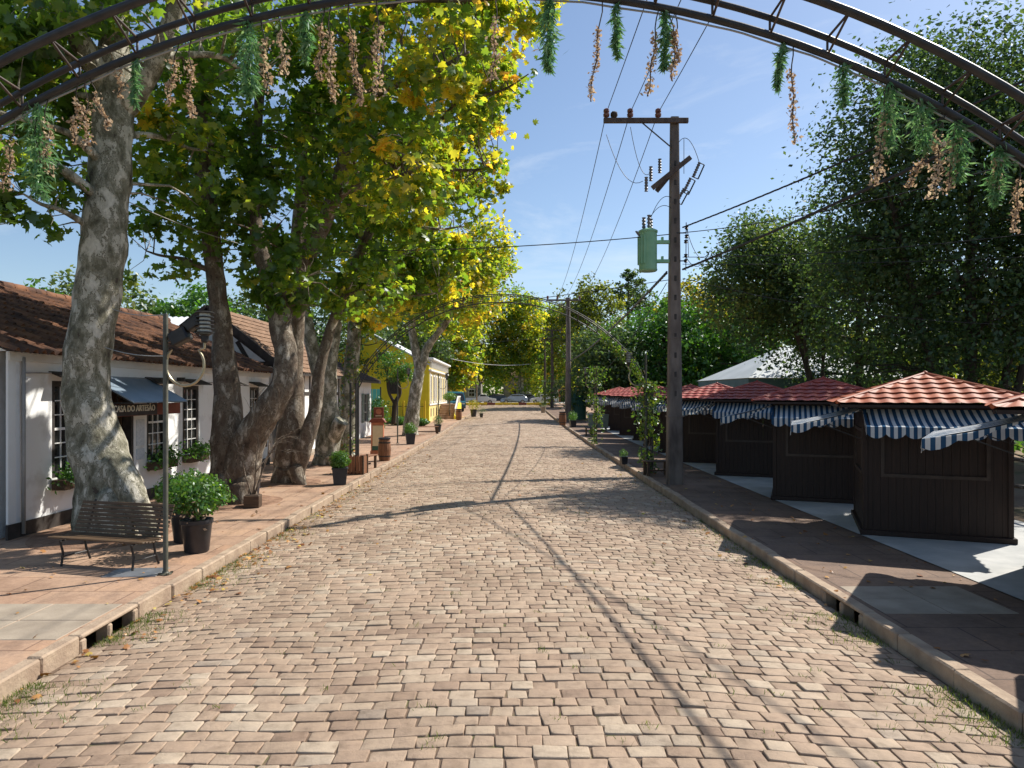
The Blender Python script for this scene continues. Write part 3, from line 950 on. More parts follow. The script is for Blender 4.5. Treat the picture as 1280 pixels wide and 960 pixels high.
# ------------------------------------------------------------------ half timbered house
def build_timber_house():
    X, Y0, Y1, H = -8.9, 27.2, 36.6, 3.75
    L = Y1 - Y0; D = 5.2; rp = 2.1
    t = thing('half_timbered_house', 'white half timbered house with steep brown tiled roof behind the twin trunk trees', 'house', (X, Y0, 0), R(90))
    holes = [(1.3, 2.1, 1.0, 2.5), (4.2, 5.0, 1.0, 2.5), (6.8, 7.7, .1, 2.4)]
    mb = MB(); wall_holes(mb, L, H, holes)
    mb.box((.11, D / 2 + .1, H / 2), (.22, D - .3, H)); mb.box((L - .11, D / 2 + .1, H / 2), (.22, D - .3, H)); mb.box((L / 2, D, H / 2), (L - .5, .2, H))
    for xx in (.11, L - .11): mb.prism([(0, H), (D, H), (D / 2, H + rp - .1)], xx - .11, xx + .11, 'x')
    mb.build('wall', 'white_wall', t)
    tb = MB()
    w = .17
    for x in (.09, 1.2, 2.2, 3.2, 4.1, 5.1, 6.1, 6.7, 7.8, L - .09): tb.box((x, -.012, H / 2), (w if x not in (.09, L - .09) else .18, .03, H - .35))
    for z in (.95, 2.6, H - .12): tb.box((L / 2, -.010, z), (L, .028, .15))
    # gable timbers towards the viewer
    for s in (0, 1):
        a = (-.012, 0 if s == 0 else D, H); b = (-.012, D / 2, H + rp - .1)
        tb.bar((-.014, a[1] + (.1 if s == 0 else -.1), H - .05), (-.014, D / 2, H + rp - .2), .03, .32, up=(0, 0, 1))
    tb.bar((-.011, .1, H - .02), (-.011, D - .1, H - .02), .03, .18)
    for y in (1.1, 3.6):
        tb.bar((-.0125, y, H), (-.0125, y + (.5 if y < D / 2 else -.5), H + min(y, D - y) * rp / (D / 2) * .95), .028, .16)
    tb.build('timber_frame', 'timber', t)
    rb = MB()
    sl = math.hypot(D / 2 + .45, rp + .36); vx = Vector((0, D / 2 + .45, rp + .36)) / sl; nn = Vector((0, -vx.z, vx.y))
    roof_grid(rb, (-.4, -.45, H - .28), (1, 0, 0), vx, nn, L + .8, sl, .26, .33, .03, .025, jit=.006, seed=8)
    rb.add([(-.4, D + .45, H - .28), (L + .4, D + .45, H - .28), (L + .4, D / 2, H + rp + .08), (-.4, D / 2, H + rp + .08)], [(0, 1, 2, 3)])
    rf = rb.build('roof', 'brown_tile', t, smooth='auto')
    vb = MB()
    for s in (1, -1):
        vb.bar((-.41, D / 2 - s * (D / 2 + .45), H - .36), (-.41, D / 2, H + rp), .06, .22)
    vb.bar((-.38, -.43, H - .36), (L + .38, -.43, H - .36), .05, .12)
    vb.build('barge_board', 'timber', rf)
    for h in holes[:2]:
        window(t, *h, 'timber', 2, 3, y=.06, fw=.06, barm='white_trim')
    h = holes[2]
    db = MB(); db.box(((h[0] + h[1]) / 2, .1, (h[2] + h[3]) / 2), (h[1] - h[0], .06, h[3] - h[2])); db.build('door', 'dark_wood', t)
    sp = MB(); sp.box((L / 2, -.25, .06), (L, .5, .12)); sp.build('step', 'concrete', t)

def build_small_house():
    X, Y0, Y1, H = -8.75, 37.4, 44.2, 3.45
    L = Y1 - Y0; D = 6.0; rp = 1.7
    t = thing('white_cottage', 'low white cottage with dark hipped roof and grey shutters', 'house', (X, Y0, 0), R(90))
    holes = [(1.2, 2.1, 1.0, 2.5), (4.5, 5.6, .9, 2.6)]
    mb = MB(); wall_holes(mb, L, H, holes)
    mb.box((.11, D / 2 + .1, H / 2), (.22, D - .3, H)); mb.box((L - .11, D / 2 + .1, H / 2), (.22, D - .3, H)); mb.box((L / 2, D, H / 2), (L - .5, .2, H))
    mb.build('wall', 'white_wall', t)
    rb = MB()
    e = .5
    a, b, c, d = (-e, -e, H - .1), (L + e, -e, H - .1), (L + e, D + e, H - .1), (-e, D + e, H - .1)
    r0, r1 = (D / 2, D / 2, H + rp), (L - D / 2, D / 2, H + rp)
    rb.add([a, b, c, d, r0, r1], [(0, 1, 5, 4), (1, 2, 5), (2, 3, 4, 5), (3, 0, 4)])
    sl = math.hypot(D / 2 + e, rp + .1)
    vx = Vector((0, D / 2 + e, rp + .1)) / sl; nn = Vector((0, -vx.z, vx.y))
    k = (D / 2 + e) / sl
    roof_grid(rb, (-e, -e, H - .09), (1, 0, 0), vx, nn, L + 2 * e, sl, .26, .33, .04, .03, half=lambda v: (v * k, L + 2 * e - v * k), jit=.006, seed=2)
    rb.build('roof', 'dark_tile', t, smooth='auto')
    fb = MB(); fb.box((L / 2, -e, H - .16), (L + 2 * e, .04, .14)); fb.build('fascia', 'timber', t)
    for h in holes:
        w = window(t, *h, 'steel', 2, 3, y=.05, fw=.06)
        for s in (0, 1):
            sb = MB(); wd = (h[1] - h[0]) / 2
            x = h[0] - wd / 2 if s == 0 else h[1] + wd / 2
            sb.box((x, -.035, (h[2] + h[3]) / 2), (wd - .03, .05, h[3] - h[2]), bevel=.01)
            for j in range(9): sb.box((x, -.07, h[2] + .12 + j * (h[3] - h[2] - .2) / 8), (wd - .12, .02, .05))
            sb.build('shutter', 'bin_grey', w)

# ------------------------------------------------------------------ yellow house
def build_yellow_house():
    X, Y0, Y1, H = -7.0, 60.0, 76.0, 5.3
    L = Y1 - Y0; D = 9.5
    z0 = rise(62)
    t = thing('yellow_house', 'two tone yellow villa with gable wall, white cornice and tall narrow windows', 'house', (X, Y0, z0), R(90))
    holes = []
    for x in (1.5, 3.6, 5.8, 8.2, 10.3, 12.4, 14.4): holes.append((x - .32, x + .32, 1.75, 3.9))
    mb = MB(); wall_holes(mb, L, H, holes, .3)
    mb.box((L / 2, D, H / 2), (L - .5, .2, H)); mb.box((L - .11, D / 2 + .16, H / 2), (.22, D - .35, H))
    mb.build('wall', 'pale_yellow', t)
    gb = MB(); gb.prism([(.32, 0), (D, 0), (D, H - .6), (D / 2 + .2, H + 2.1), (.32, H - .3)], -.0, .24, 'x')
    g = gb.build('gable_wall', 'yellow_wall', t)
    g['label'] = 'bright yellow gable wall'
    pb = MB(); pb.box((.14, .15, H / 2), (.34, .34, H)); pb.build('corner_pilaster', 'yellow_wall', t)
    wb = MB()
    wb.box((L / 2, -.12, H - .9), (L + .3, .26, .16), bevel=.03); wb.box((L / 2, -.2, H + .05), (L + .5, .5, .2), bevel=.04); wb.box((L / 2, -.1, H - .12), (L + .2, .22, .1)); wb.box((L / 2, -.04, 1.5), (L, .08, .14)); 
    for x in (.3, 4.7, 9.25, L - .3): wb.box((x, -.04, 2.9), (.3, .08, 2.7))
    for h in holes:
        wb.box(((h[0] + h[1]) / 2, -.03, h[3] + .1), (.95, .06, .16)); wb.box(((h[0] + h[1]) / 2, -.05, h[2] - .07), (.9, .1, .1))
        for s in (h[0] - .07, h[1] + .07): wb.box((s, -.025, 2.83), (.13, .05, 2.15))
    # scroll brackets under the cornice and roof edge boards
    for k in range(20): wb.box((.4 + k * (L - .8) / 19, -.12, H - .42), (.12, .2, .5))
    wb.build('cornice', 'white_trim', t)
    rb = MB()
    for s in (-1, 1):
        a = Vector((-.35, D / 2 + .2 + s * (D / 2 + .3), H - .35 - (.05 if s < 0 else .25))); b = Vector((-.35, D / 2 + .2, H + 2.3))
        rb.add([a, a + Vector((L + .7, 0, 0)), b + Vector((L + .7, 0, 0)), b], [(0, 1, 2, 3)])
        a2, b2 = a - Vector((0, 0, .12)), b - Vector((0, 0, .12))
        rb.add([a2, a2 + Vector((L + .7, 0, 0)), b2 + Vector((L + .7, 0, 0)), b2], [(3, 2, 1, 0)])
        rb.add([a, b, b2, a2], [(0, 1, 2, 3)])
    rb.build('roof', 'metal_roof', t)
    for h in holes: window(t, *h, 'white_trim', 2, 4, y=.1, fw=.06)
    for x in (1.5, 3.6, 5.8):
        vb = MB(); vb.box((x, -.01, .8), (.4, .03, .7)); vb.build('cellar_vent', 'timber', t)
    for y in (3.0, 6.3):
        w = MB(); w.box((-.02, y, 3.1), (.05, .8, 1.4)); w.build('shutter', 'timber', t)
    # outside stair along the street wall
    sb = MB()
    for k in range(9):
        x0 = 6.3 + k * .34
        sb.box((x0 + (12.2 - x0) / 2, -.85, .155 * (k + 1) - .0775), (12.2 - x0, 1.5, .155 - .002), bevel=.01)
    sb.build('staircase', 'pavement', t)
    kb = MB(); kb.prism([(6.0, 0), (12.2, 0), (12.2, 1.5), (9.4, 1.5), (6.0, .35)], -1.86, -1.62, 'y'); kb.build('stair_parapet', 'yellow_wall', t)
    bb = MB()
    for k in range(12):
        x = 6.2 + k * .5; z = .35 + max(0, min(1.15, (x - 6.0) * .338))
        bb.bar((x, -1.74, z), (x, -1.74, z + .6), .09)
    bb.bar((6.0, -1.74, .98), (9.4, -1.74, 2.13), .12); bb.bar((9.4, -1.74, 2.13), (12.2, -1.74, 2.13), .12)
    bb.build('balustrade', 'white_trim', t)

def build_backdrop_buildings():
    # white marquee roof behind the kiosks
    t = thing('marquee', 'white hipped marquee roof above dark green siding behind the kiosks', 'marquee', (19.3, 49, rise(49) - .25), R(0))
    rb = MB(); w, d = 5.0, 6.0; e = 3.75; ap = 6.0
    rb.add([(-w, -d, e), (w, -d, e), (w, d, e), (-w, d, e), (-.8, 0, ap), (.8, 0, ap)], [(0, 1, 5, 4), (1, 2, 5), (2, 3, 4, 5), (3, 0, 4)])
    for k in range(9):
        x = -w + (k + .5) * 2 * w / 9
        rb.bar((x, -d, e + .02), (max(-.8, min(.8, x * .16)), 0, ap + .02), .05, .04)
    rb.build('roof', 'tent_white', t)
    fb = MB(); fb.box((0, -d + .1, e - .75), (2 * w, .1, 1.4)); fb.box((-w + .1, 0, e - .75), (.1, 2 * d - .3, 1.4)); fb.build('side_panel', 'tent_side', t)
    pb = MB()
    for x in (-w + .2, 0, w - .2):
        pb.tube([(x, -d + .2, 0), (x, -d + .2, e - .1)], .07, 8)
    pb.build('post_frame', 'steel', t)
    # corrugated roof behind the craft house
    t = thing('metal_shed', 'shed with pale corrugated metal roof behind the craft house', 'shed', (-17.5, 30, 0))
    rb = MB(); roof_grid(rb, (-3, -3, 4.6), (1, 0, 0), Vector((0, .96, .28)), Vector((0, -.28, .96)), 8, 5, .25, 5, .05, 0)
    rb.build('roof', 'metal_roof', t, smooth=True)
    wb = MB(); wb.box((1, 0, 2.2), (7.2, 4.8, 4.4)); wb.build('wall', 'white_wall', t)
    # low stone buildings at the end of the street
    for k, (x, w, h, m, lab) in enumerate(((-11, 5.5, 3.6, 'stone_wall', 'grey stone outbuilding with dark doorway beyond the parked cars'), (-1.5, 5, 4.6, 'stone_wall', 'weathered stone building front under the plane trees at the street end'), (7.5, 5, 3.4, 'terracotta', 'low terracotta building front beside the distant power poles'))):
        t = thing('old_building', lab, 'building', (x, 126 + k, rise(120)), 0)
        b = MB(); wall_holes(b, w, h, [(w * .25, w * .25 + 1, 0, 2.2), (w * .6, w * .6 + 1.1, 1, 2.3)]); b.box((w / 2, 3.3, h / 2), (w, 6, h)); b.build('wall', m, t)
        d = MB(); d.box((w * .25 + .5, .12, 1.1), (1, .06, 2.2)); d.build('door', 'timber', t)
        window(t, w * .6, w * .6 + 1.1, 1, 2.3, 'white_trim', 2, 2, y=.1)
        r = MB(); r.prism([(-.4, h), (6.7, h), (3.2, h + 1.5)], -.3, w + .3, 'x'); r.build('roof', 'brown_tile', t)
# ------------------------------------------------------------------ kiosks
KW, KD, KH = 2.25, 2.25, 2.36
def awning_mesh(w, proj, z1, z0, val, seed):
    """sheet along local x (0..w) hung from y=0 at z1 to y=-proj at z0, scalloped valance of height val"""
    mb = MB()
    n = 24; q = random.Random(seed)
    t = .012
    top = []
    for j in range(5):
        f = j / 4
        for i in range(n + 1):
            x = w * i / n
            sag = -.035 * math.sin(math.pi * f) - .012 * math.sin(math.pi * f) * math.sin(i * 1.3 + seed)
            top.append((x, -proj * f, z1 + (z0 - z1) * f + sag))
    fs = [(j * (n + 1) + i, j * (n + 1) + i + 1, (j + 1) * (n + 1) + i + 1, (j + 1) * (n + 1) + i) for j in range(4) for i in range(n)]
    mb.add(top, [f[::-1] for f in fs], [v[0] for v in top])
    # valance with scallops
    ns = max(4, round(w / .29)); m = ns * 8
    a = []; b = []
    for i in range(m + 1):
        x = w * i / m
        sc = abs(math.sin(math.pi * ns * x / w)) ** .7
        a.append((x, -proj, z0)); b.append((x, -proj - .012 + .01 * math.sin(i * .9 + seed), z0 - val * (.62 + .38 * sc)))
    mb.add(a + b, [(i, i + 1, m + 2 + i, m + 1 + i) for i in range(m)], [v[0] for v in a + b])
    # side valances and cheeks
    for xs in (0, w):
        k = 12; a = []; b = []
        for i in range(k + 1):
            f = i / k
            z = z1 + (z0 - z1) * f - .035 * math.sin(math.pi * f)
            sc = abs(math.sin(math.pi * 3 * f)) ** .7
            a.append((xs, -proj * f, z)); b.append((xs, -proj * f, z - val * (.62 + .38 * sc) * f))
        mb.add(a + b, [(i, i + 1, k + 2 + i, k + 1 + i) for i in range(k)], [-v[1] for v in a + b])
    return mb

def make_kiosk(label, tile):
    t = thing('market_kiosk', label, 'kiosk', (0, 0, 0), 0, 'wooden kiosks in a row on the concrete slab')
    w, d, h = KW, KD, KH
    mb = MB()
    q = random.Random(2)
    # four plank walls: vertical boards with small gaps of depth
    def planks(x0, y0, dx, dy, L, openings=()):
        n = int(L / .125); pw = L / n
        for i in range(n):
            a = (i + .5) * pw
            c = (x0 + dx * a, y0 + dy * a)
            th = .035 + q.uniform(-.004, .004)
            segs = [(.05, h)]
            for (u0, u1, z0, z1) in openings:
                if u0 < a < u1: segs = [(.05, z0), (z1, h)]
            for z0, z1 in segs:
                mb.box((c[0], c[1], (z0 + z1) / 2), (pw - .004 if dx else th, th if dx else pw - .004, z1 - z0))
    hf = (.3, 1.9, 1.12, 1.88)
    planks(0, 0, 1, 0, w, [hf]); planks(0, d, 1, 0, w); planks(0, .02, 0, 1, d - .04, [(.3, 1.9, 1.12, 1.88)]); planks(w, .02, 0, 1, d - .04)
    mb.box((w / 2, d / 2, h - .03), (w - .08, d - .08, .04)); mb.box((w / 2, d / 2, .08), (w - .06, d - .06, .06))
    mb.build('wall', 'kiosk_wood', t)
    bb = MB()
    bb.box((w / 2, -.03, .05), (w + .18, .1, .1), bevel=.01); bb.box((w / 2, d + .03, .05), (w + .18, .1, .1), bevel=.01)
    bb.box((-.03, d / 2, .05), (.1, d - .06, .1)); bb.box((w + .03, d / 2, .05), (.1, d - .06, .1))
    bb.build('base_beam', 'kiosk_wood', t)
    for x in (0, w):
        for y in (0, d):
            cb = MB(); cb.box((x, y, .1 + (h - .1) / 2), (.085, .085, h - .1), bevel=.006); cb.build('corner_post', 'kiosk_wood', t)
    for side in (0, 1):
        f = MB(); p = MB()
        u0, u1, z0, z1 = hf[0], hf[1], hf[2], hf[3]
        def bx(m, u, z, su, sz, th, off):
            if side == 0: m.box((u, -off, z), (su, th, sz))
            else: m.box((-off, u, z), (th, su, sz))
        bx(f, (u0 + u1) / 2, z1 + .02, u1 - u0 + .1, .06, .05, .02); bx(f, (u0 + u1) / 2, z0 - .02, u1 - u0 + .1, .06, .05, .02)
        bx(f, u0 - .02, (z0 + z1) / 2, .06, z1 - z0 - .02, .05, .02); bx(f, u1 + .02, (z0 + z1) / 2, .06, z1 - z0 - .02, .05, .02)
        n = 12
        for i in range(n):
            a = u0 + (i + .5) * (u1 - u0) / n
            bx(p, a, (z0 + z1) / 2, (u1 - u0) / n - .005, z1 - z0, .03, -.005)
        hp = p.build('hatch', 'kiosk_wood', t)
        f.build('hatch_frame', 'hatch_frame', hp)
    # hipped tile roof
    ov = .5; W2, D2 = w + 2 * ov, d + 2 * ov; ez, az = 2.40, 2.94
    rb = MB()
    cx, cy = w / 2, d / 2
    for k in range(4):
        half = (D2 if k % 2 == 0 else W2) / 2; wid = W2 if k % 2 == 0 else D2
        ang = k * math.pi / 2
        Rm = Matrix.Rotation(ang, 3, 'Z')
        rise_ = az - ez; sl = math.hypot(half, rise_)
        ux = Rm @ Vector((1, 0, 0)); inw = Rm @ Vector((0, 1, 0))
        vx = (inw * half + Vector((0, 0, rise_))) / sl; nn = ux.cross(vx)
        o = Vector((cx, cy, ez)) - inw * half - ux * wid / 2
        kk = (wid / 2) / sl
        roof_grid(rb, o, ux, vx, nn, wid, sl, .27, .27, .034, .028, half=lambda v, kk=kk, wid=wid: (min(v * kk, wid / 2), max(wid - v * kk, wid / 2)), jit=.0, seed=k)
    rf = rb.build('roof', tile, t, smooth='auto')
    hb = MB()
    for sx in (-1, 1):
        for sy in (-1, 1):
            a = Vector((cx + sx * W2 / 2, cy + sy * D2 / 2, ez + .035)); b = Vector((cx, cy, az + .035))
            hb.tube([a, b], [.036, .036], 8)
    hb.ico((cx, cy, az + .04), .055, 1)
    hb.build('hip_cap', tile, rf, smooth='auto')
    eb = MB()
    for x in (-ov, w + ov): eb.box((x * .985 + w * .0075, cy, ez - .035), (.03, D2 - .1, .05))
    for y in (-ov, d + ov): eb.box((cx, y * .985 + d * .0075, ez - .035), (W2 - .1, .03, .05))
    eb.box((cx, cy, ez - .03), (W2 - .12, D2 - .12, .03))
    eb.build('eaves_board', 'kiosk_wood', rf)
    a = awning_mesh(w + .1, .88, 2.30, 2.02, .2, 1).build('awning', 'awning', t, smooth='auto', loc=(-.05, -.05, 0))
    b = awning_mesh(d + .1, 1.22, 2.30, 1.99, .2, 2).build('awning', 'awning', t, smooth='auto', loc=(-.05, d + .05, 0))
    b.rotation_euler = (0, 0, -math.pi / 2)
    for nm, L in ((a, w), (b, d)):
        r = MB()
        pj = .88 if nm is a else 1.22
        z0 = 2.0 if nm is a else 1.97
        for x in (.06, L + .04):
            r.bar((x, -.01, 2.27), (x, -pj + .02, z0), .018)
            r.bar((x, -.01, 1.75), (x, -pj * .6, z0 + .06), .014)
        r.bar((.06, -pj + .02, z0), (L + .04, -pj + .02, z0), .02)
        r.build('awning_frame', 'iron_black', nm)
    return t

KIOSKS = [(6.0, 5.0), (6.5, 8.75), (6.5, 13.1), (6.42, 17.4), (6.52, 22.6), (6.42, 26.9), (6.5, 31.2), (6.6, 35.3), (6.75, 39.3), (6.65, 43.8), (6.75, 48.8), (6.85, 54.6)]
def build_kiosks():
    labs = ['kiosk just beyond the frame whose awning shades the bottom corner of the road',
            'kiosk mostly cut off, only its orange tiled roof corner and white striped awning in view',
            'tallest looking dark plank kiosk with sunlit orange tiled roof and shut hatch',
            'kiosk with shaded maroon tiled roof, just behind the sunlit orange roofed kiosk',
            'kiosk with half shaded red roof, third one past the sunlit orange roof',
            'kiosk just past the near utility pole, bright red roof',
            'kiosk largely hidden by the near utility pole',
            'kiosk partly hidden by the vine covered arch post',
            'red roofed kiosk directly beyond the vine covered arch post',
            'red roofed kiosk, third from the far end of the row',
            'red roofed kiosk, last but one at the far end of the row',
            'far end kiosk of the row beside the grey green dumpster']
    a = make_kiosk(labs[0], 'red_tile')
    b = None
    for i, (x, y) in enumerate(KIOSKS):
        z = rise(y) + .013
        if i == 0: a.location = (x, y, z); a.rotation_euler = (0, 0, R(-34)); continue
        if i == 3:
            b = make_kiosk(labs[i], 'crimson_tile'); b.location = (x, y, z); b.rotation_euler = (0, 0, R(-21.5)); continue
        src = a if i < 3 else b
        dup(src, (x, y, z), R(-34 if i == 1 else -23 + (i * 37 % 5 - 2) * .6), labs[i])

# ------------------------------------------------------------------ poles and wires
def insulator(mb, p, s=1.0):
    mb.lathe(p, [(.035 * s, 0), (.035 * s, .03 * s), (.075 * s, .04 * s), (.08 * s, .10 * s), (.05 * s, .13 * s), (.075 * s, .15 * s), (.07 * s, .21 * s), (.03 * s, .24 * s)], 12)

def cutout_switch(t, p, tilt):
    """a fuse cutout: porcelain body with a loop of metal and the fuse tube beside it"""
    b = MB()
    M = Matrix.Rotation(tilt, 3, 'Y')
    p = Vector(p)
    a = p + M @ Vector((0, 0, -.22)); c = p + M @ Vector((0, 0, .22))
    pts = [a.lerp(c, i / 12) for i in range(13)]
    b.tube(pts, [.03 if i % 2 else .052 for i in range(13)], 10)
    o = b.build('fuse_switch', 'grey_polymer', t, smooth='auto')
    m = MB()
    off = M @ Vector((.15, 0, 0))
    m.tube([a, a + off], .014, 6); m.tube([c, c + off], .014, 6); m.tube([a + off, c + off], .02, 6)
    m.build('fuse_tube', 'iron_black', o, smooth='auto')

def build_near_pole():
    base = P(843, 605, 20.5); base.z = 0
    t = thing('utility_pole', 'tall square concrete utility pole carrying transformer and fuse switches beside the kiosks', 'utility pole', base, 0, 'utility poles along the kiosk kerb')
    mb = MB()
    H = 10.55
    secs = [(0, .225), (1.9, .205), (2.0, .20), (4.2, .175), (H, .115)]
    vs = []; fs = []
    for z, r in secs:
        c = .22 * r
        for a, b in ((1, .0), (1, 1), (0, 1)):
            pass
        ring = [(r, -r + c), (r, r - c), (r - c, r), (-r + c, r), (-r, r - c), (-r, -r + c), (-r + c, -r), (r - c, -r)]
        vs += [(x * (1 if True else 1), y * .8, z) for x, y in ring]
    for j in range(len(secs) - 1):
        for k in range(8):
            fs.append((j * 8 + k, j * 8 + (k + 1) % 8, (j + 1) * 8 + (k + 1) % 8, (j + 1) * 8 + k))
    fs.append(tuple(range(len(vs) - 8, len(vs))))
    mb.add(vs, fs)
    for z in (1.95, 4.2): mb.box((0, 0, z), (.44 if z < 3 else .38, .36 if z < 3 else .31, .05))
    sh = mb.build('shaft', 'pole_concrete', t)
    rc = MB()   # recessed panels and dark climbing holes
    for z in [2.6 + .55 * k for k in range(13)]:
        rc.box((0, -.155 + (z - 2) * .0075, z), (.07, .02, .16), bevel=.008)
    rc.build('climbing_hole', 'timber', sh)
    ca = MB(); ca.box((-.85, -.16, 10.40), (2.42, .1, .14), bevel=.008); arm = ca.build('crossarm', 'pole_wood', t)
    br = MB(); br.bar((-.95, -.16, 10.33), (-.12, -.12, 9.65), .05, .02); br.build('brace', 'iron_black', arm)
    for x in (-1.98, -1.3, -.5):
        i = MB(); insulator(i, (x, -.16, 10.47), 1.15); i.build('insulator', 'porcelain', arm, smooth='auto')
    s = MB(); s.ico((-1.76, -.16, 10.56), .11, 2, .2); s.build('bird_nest', 'dark_bark', arm)
    # lower arms, set askew, carrying fuse switches and arresters
    d = MB(); d.bar((-.68, -.24, 8.45), (.40, -.24, 9.32), .10, .13); d.build('switch_arm', 'pole_wood', t)
    d = MB(); d.bar((-.46, .24, 8.5), (.22, .24, 9.32), .10, .13); la = d.build('switch_arm', 'pole_wood', t)
    for p in ((-.86, -.26, 8.55), (-.73, -.26, 8.85), (-.38, .2, 9.22)):
        a = MB(); pts = [Vector(p) + Vector((0, 0, -.2 + .04 * k)) for k in range(11)]
        a.tube(pts, [.035 if k % 2 else .055 for k in range(11)], 10); a.build('surge_arrester', 'grey_polymer', t, smooth='auto')
    for p, tl in (((.58, -.2, 8.98), R(24)), ((.30, -.26, 8.52), R(26)), ((.22, .2, 8.36), R(28))): cutout_switch(t, p, tl)
    # spool insulators down the side
    sp = MB()
    for z in (6.9, 7.05, 7.3, 6.5, 6.35): sp.lathe((.3 + .02 * (z > 7), -.12, z), [(.03, 0), (.06, .02), (.035, .05), (.06, .08), (.03, .1)], 10)
    sp.bar((.3, -.12, 6.2), (.31, -.12, 7.5), .02)
    sp.bar((.3, -.12, 6.4), (.0, -.1, 6.4), .03); sp.bar((.3, -.12, 7.2), (.0, -.1, 7.2), .03)
    sp.build('secondary_rack', 'iron_black', t, smooth='auto')
    # jumper leads
    def loop(a, b, sag, n=10):
        jl = MB()
        a, b = Vector(a), Vector(b)
        jl.tube([a.lerp(b, i / n) + Vector((0, 0, -sag * 4 * (i / n) * (1 - i / n))) for i in range(n + 1)], .009, 5)
        jl.build('jumper_lead', 'wire', t, smooth='auto')
    loop((-1.98, -.16, 10.0), (-.98, -.4, 8.6), .5); loop((-1.3, -.2, 10.2), (-.7, -.3, 8.95), .6); loop((.1, -.1, 9.8), (.66, -.2, 9.2), -.35)
    loop((.35, -.12, 7.3), (.38, -.12, 6.5), -.0); loop((.3, -.12, 7.4), (1.0, -.1, 6.7), .5); loop((1.0, -.1, 6.7), (.32, -.1, 6.5), .35)
    loop((-.75, -.12, 7.5), (-.1, -.1, 8.2), -.3); loop((-.8, -.1, 7.5), (-.1, -.1, 7.9), -.25); loop((.25, -.1, 9.9), (.25, -.1, 8.9), -.0)
    # transformer, hung from the pole
    tp = base + Vector((-.78, -.1, 6.1))
    tr = thing('transformer', 'pale green pole mounted transformer can hung beside the near utility pole', 'transformer', tp)
    b = MB(); b.lathe((0, 0, 0), [(.0, .0), (.24, .0), (.265, .03), (.265, .06), (.255, .07), (.255, 1.1), (.275, 1.11), (.275, 1.16), (.2, 1.2), (0, 1.21)], 28, False, False)
    b.build('tank', 'transformer_green', tr, smooth='auto')
    f = MB()
    for k in range(7):
        a = R(-60 + k * 20 + 180)
        f.bar((.27 * math.cos(a), .27 * math.sin(a), .2), (.27 * math.cos(a), .27 * math.sin(a), 1.0), .02, .06)
    f.build('cooling_fin', 'transformer_green', tr)
    m = MB()
    for z in (.3, .85): m.box((.42, .05, z), (.4, .12, .1), bevel=.01); m.box((.42, .05, z + .09), (.06, .1, .1))
    m.build('mounting_bracket', 'transformer_green', tr)
    i = MB()
    for x, y, l in ((-.12, 0, .36), (.02, -.05, .42), (.1, .08, .34)):
        pts = [Vector((x, y, 1.18 + l * k / 8)) for k in range(9)]
        i.tube(pts, [.035 if k % 2 else .06 for k in range(9)], 10)
    for x in (-.25, -.28): i.tube([(x, -.1, 1.0), (x - .1, -.15, 1.12)], .02, 6)
    i.build('bushing', 'grey_polymer', tr, smooth='auto')
    return base

def far_pole(px, py, Y, top, lab, arms, r=.17, m='pole_wood'):
    b = P(px, py, Y); b.z = rise(Y)
    H = (HY - top) * Y / F + CH - b.z
    t = thing('utility_pole', lab, 'utility pole', b, 0, 'utility poles along the kiosk kerb')
    s = MB(); s.tube([(0, 0, -.1), (.03, 0, H * .5), (0, 0, H)], [r * 1.25, r * 1.05, r * .8], 12); s.build('shaft', m, t, smooth='auto')
    for (x0, x1, z, y) in arms:
        a = MB(); a.box(((x0 + x1) / 2, -.22, H - z), (x1 - x0, .11, .15)); a.bar((x0 * .6, -.25, H - z), (0, -.2, H - z - .7), .05, .03); am = a.build('crossarm', m, t)
        for x in (x0 + .12, (x0 * .55 + x1 * .1), x1 - .12):
            i = MB(); insulator(i, (x, -.22, H - z + .07), 1.3); i.build('insulator', 'porcelain', am, smooth='auto')
    return b, H

def wire(a, b, sag, r, lab, m='wire', n=22, twist=False, group='overhead wires'):
    a, b = Vector(a), Vector(b)
    mb = MB()
    pts = [a.lerp(b, i / n) + Vector((0, 0, -sag * 4 * (i / n) * (1 - i / n))) for i in range(n + 1)]
    c = pts[0].copy()
    if twist:
        n2 = n * 6
        for ph in (0, 2.1, 4.2):
            q = []
            for i in range(n2 + 1):
                f = i / n2
                p = a.lerp(b, f) + Vector((0, 0, -sag * 4 * f * (1 - f)))
                an = ph + f * (b - a).length * 7
                q.append(p - c + Vector((.0, math.cos(an), math.sin(an))) * r * .9)
            mb.tube(q, r, 5)
    else:
        mb.tube([p - c for p in pts], r, 5)
    o = mb.build('overhead_wire', m, smooth=True, loc=c)
    tag(o, lab, 'wire', group)

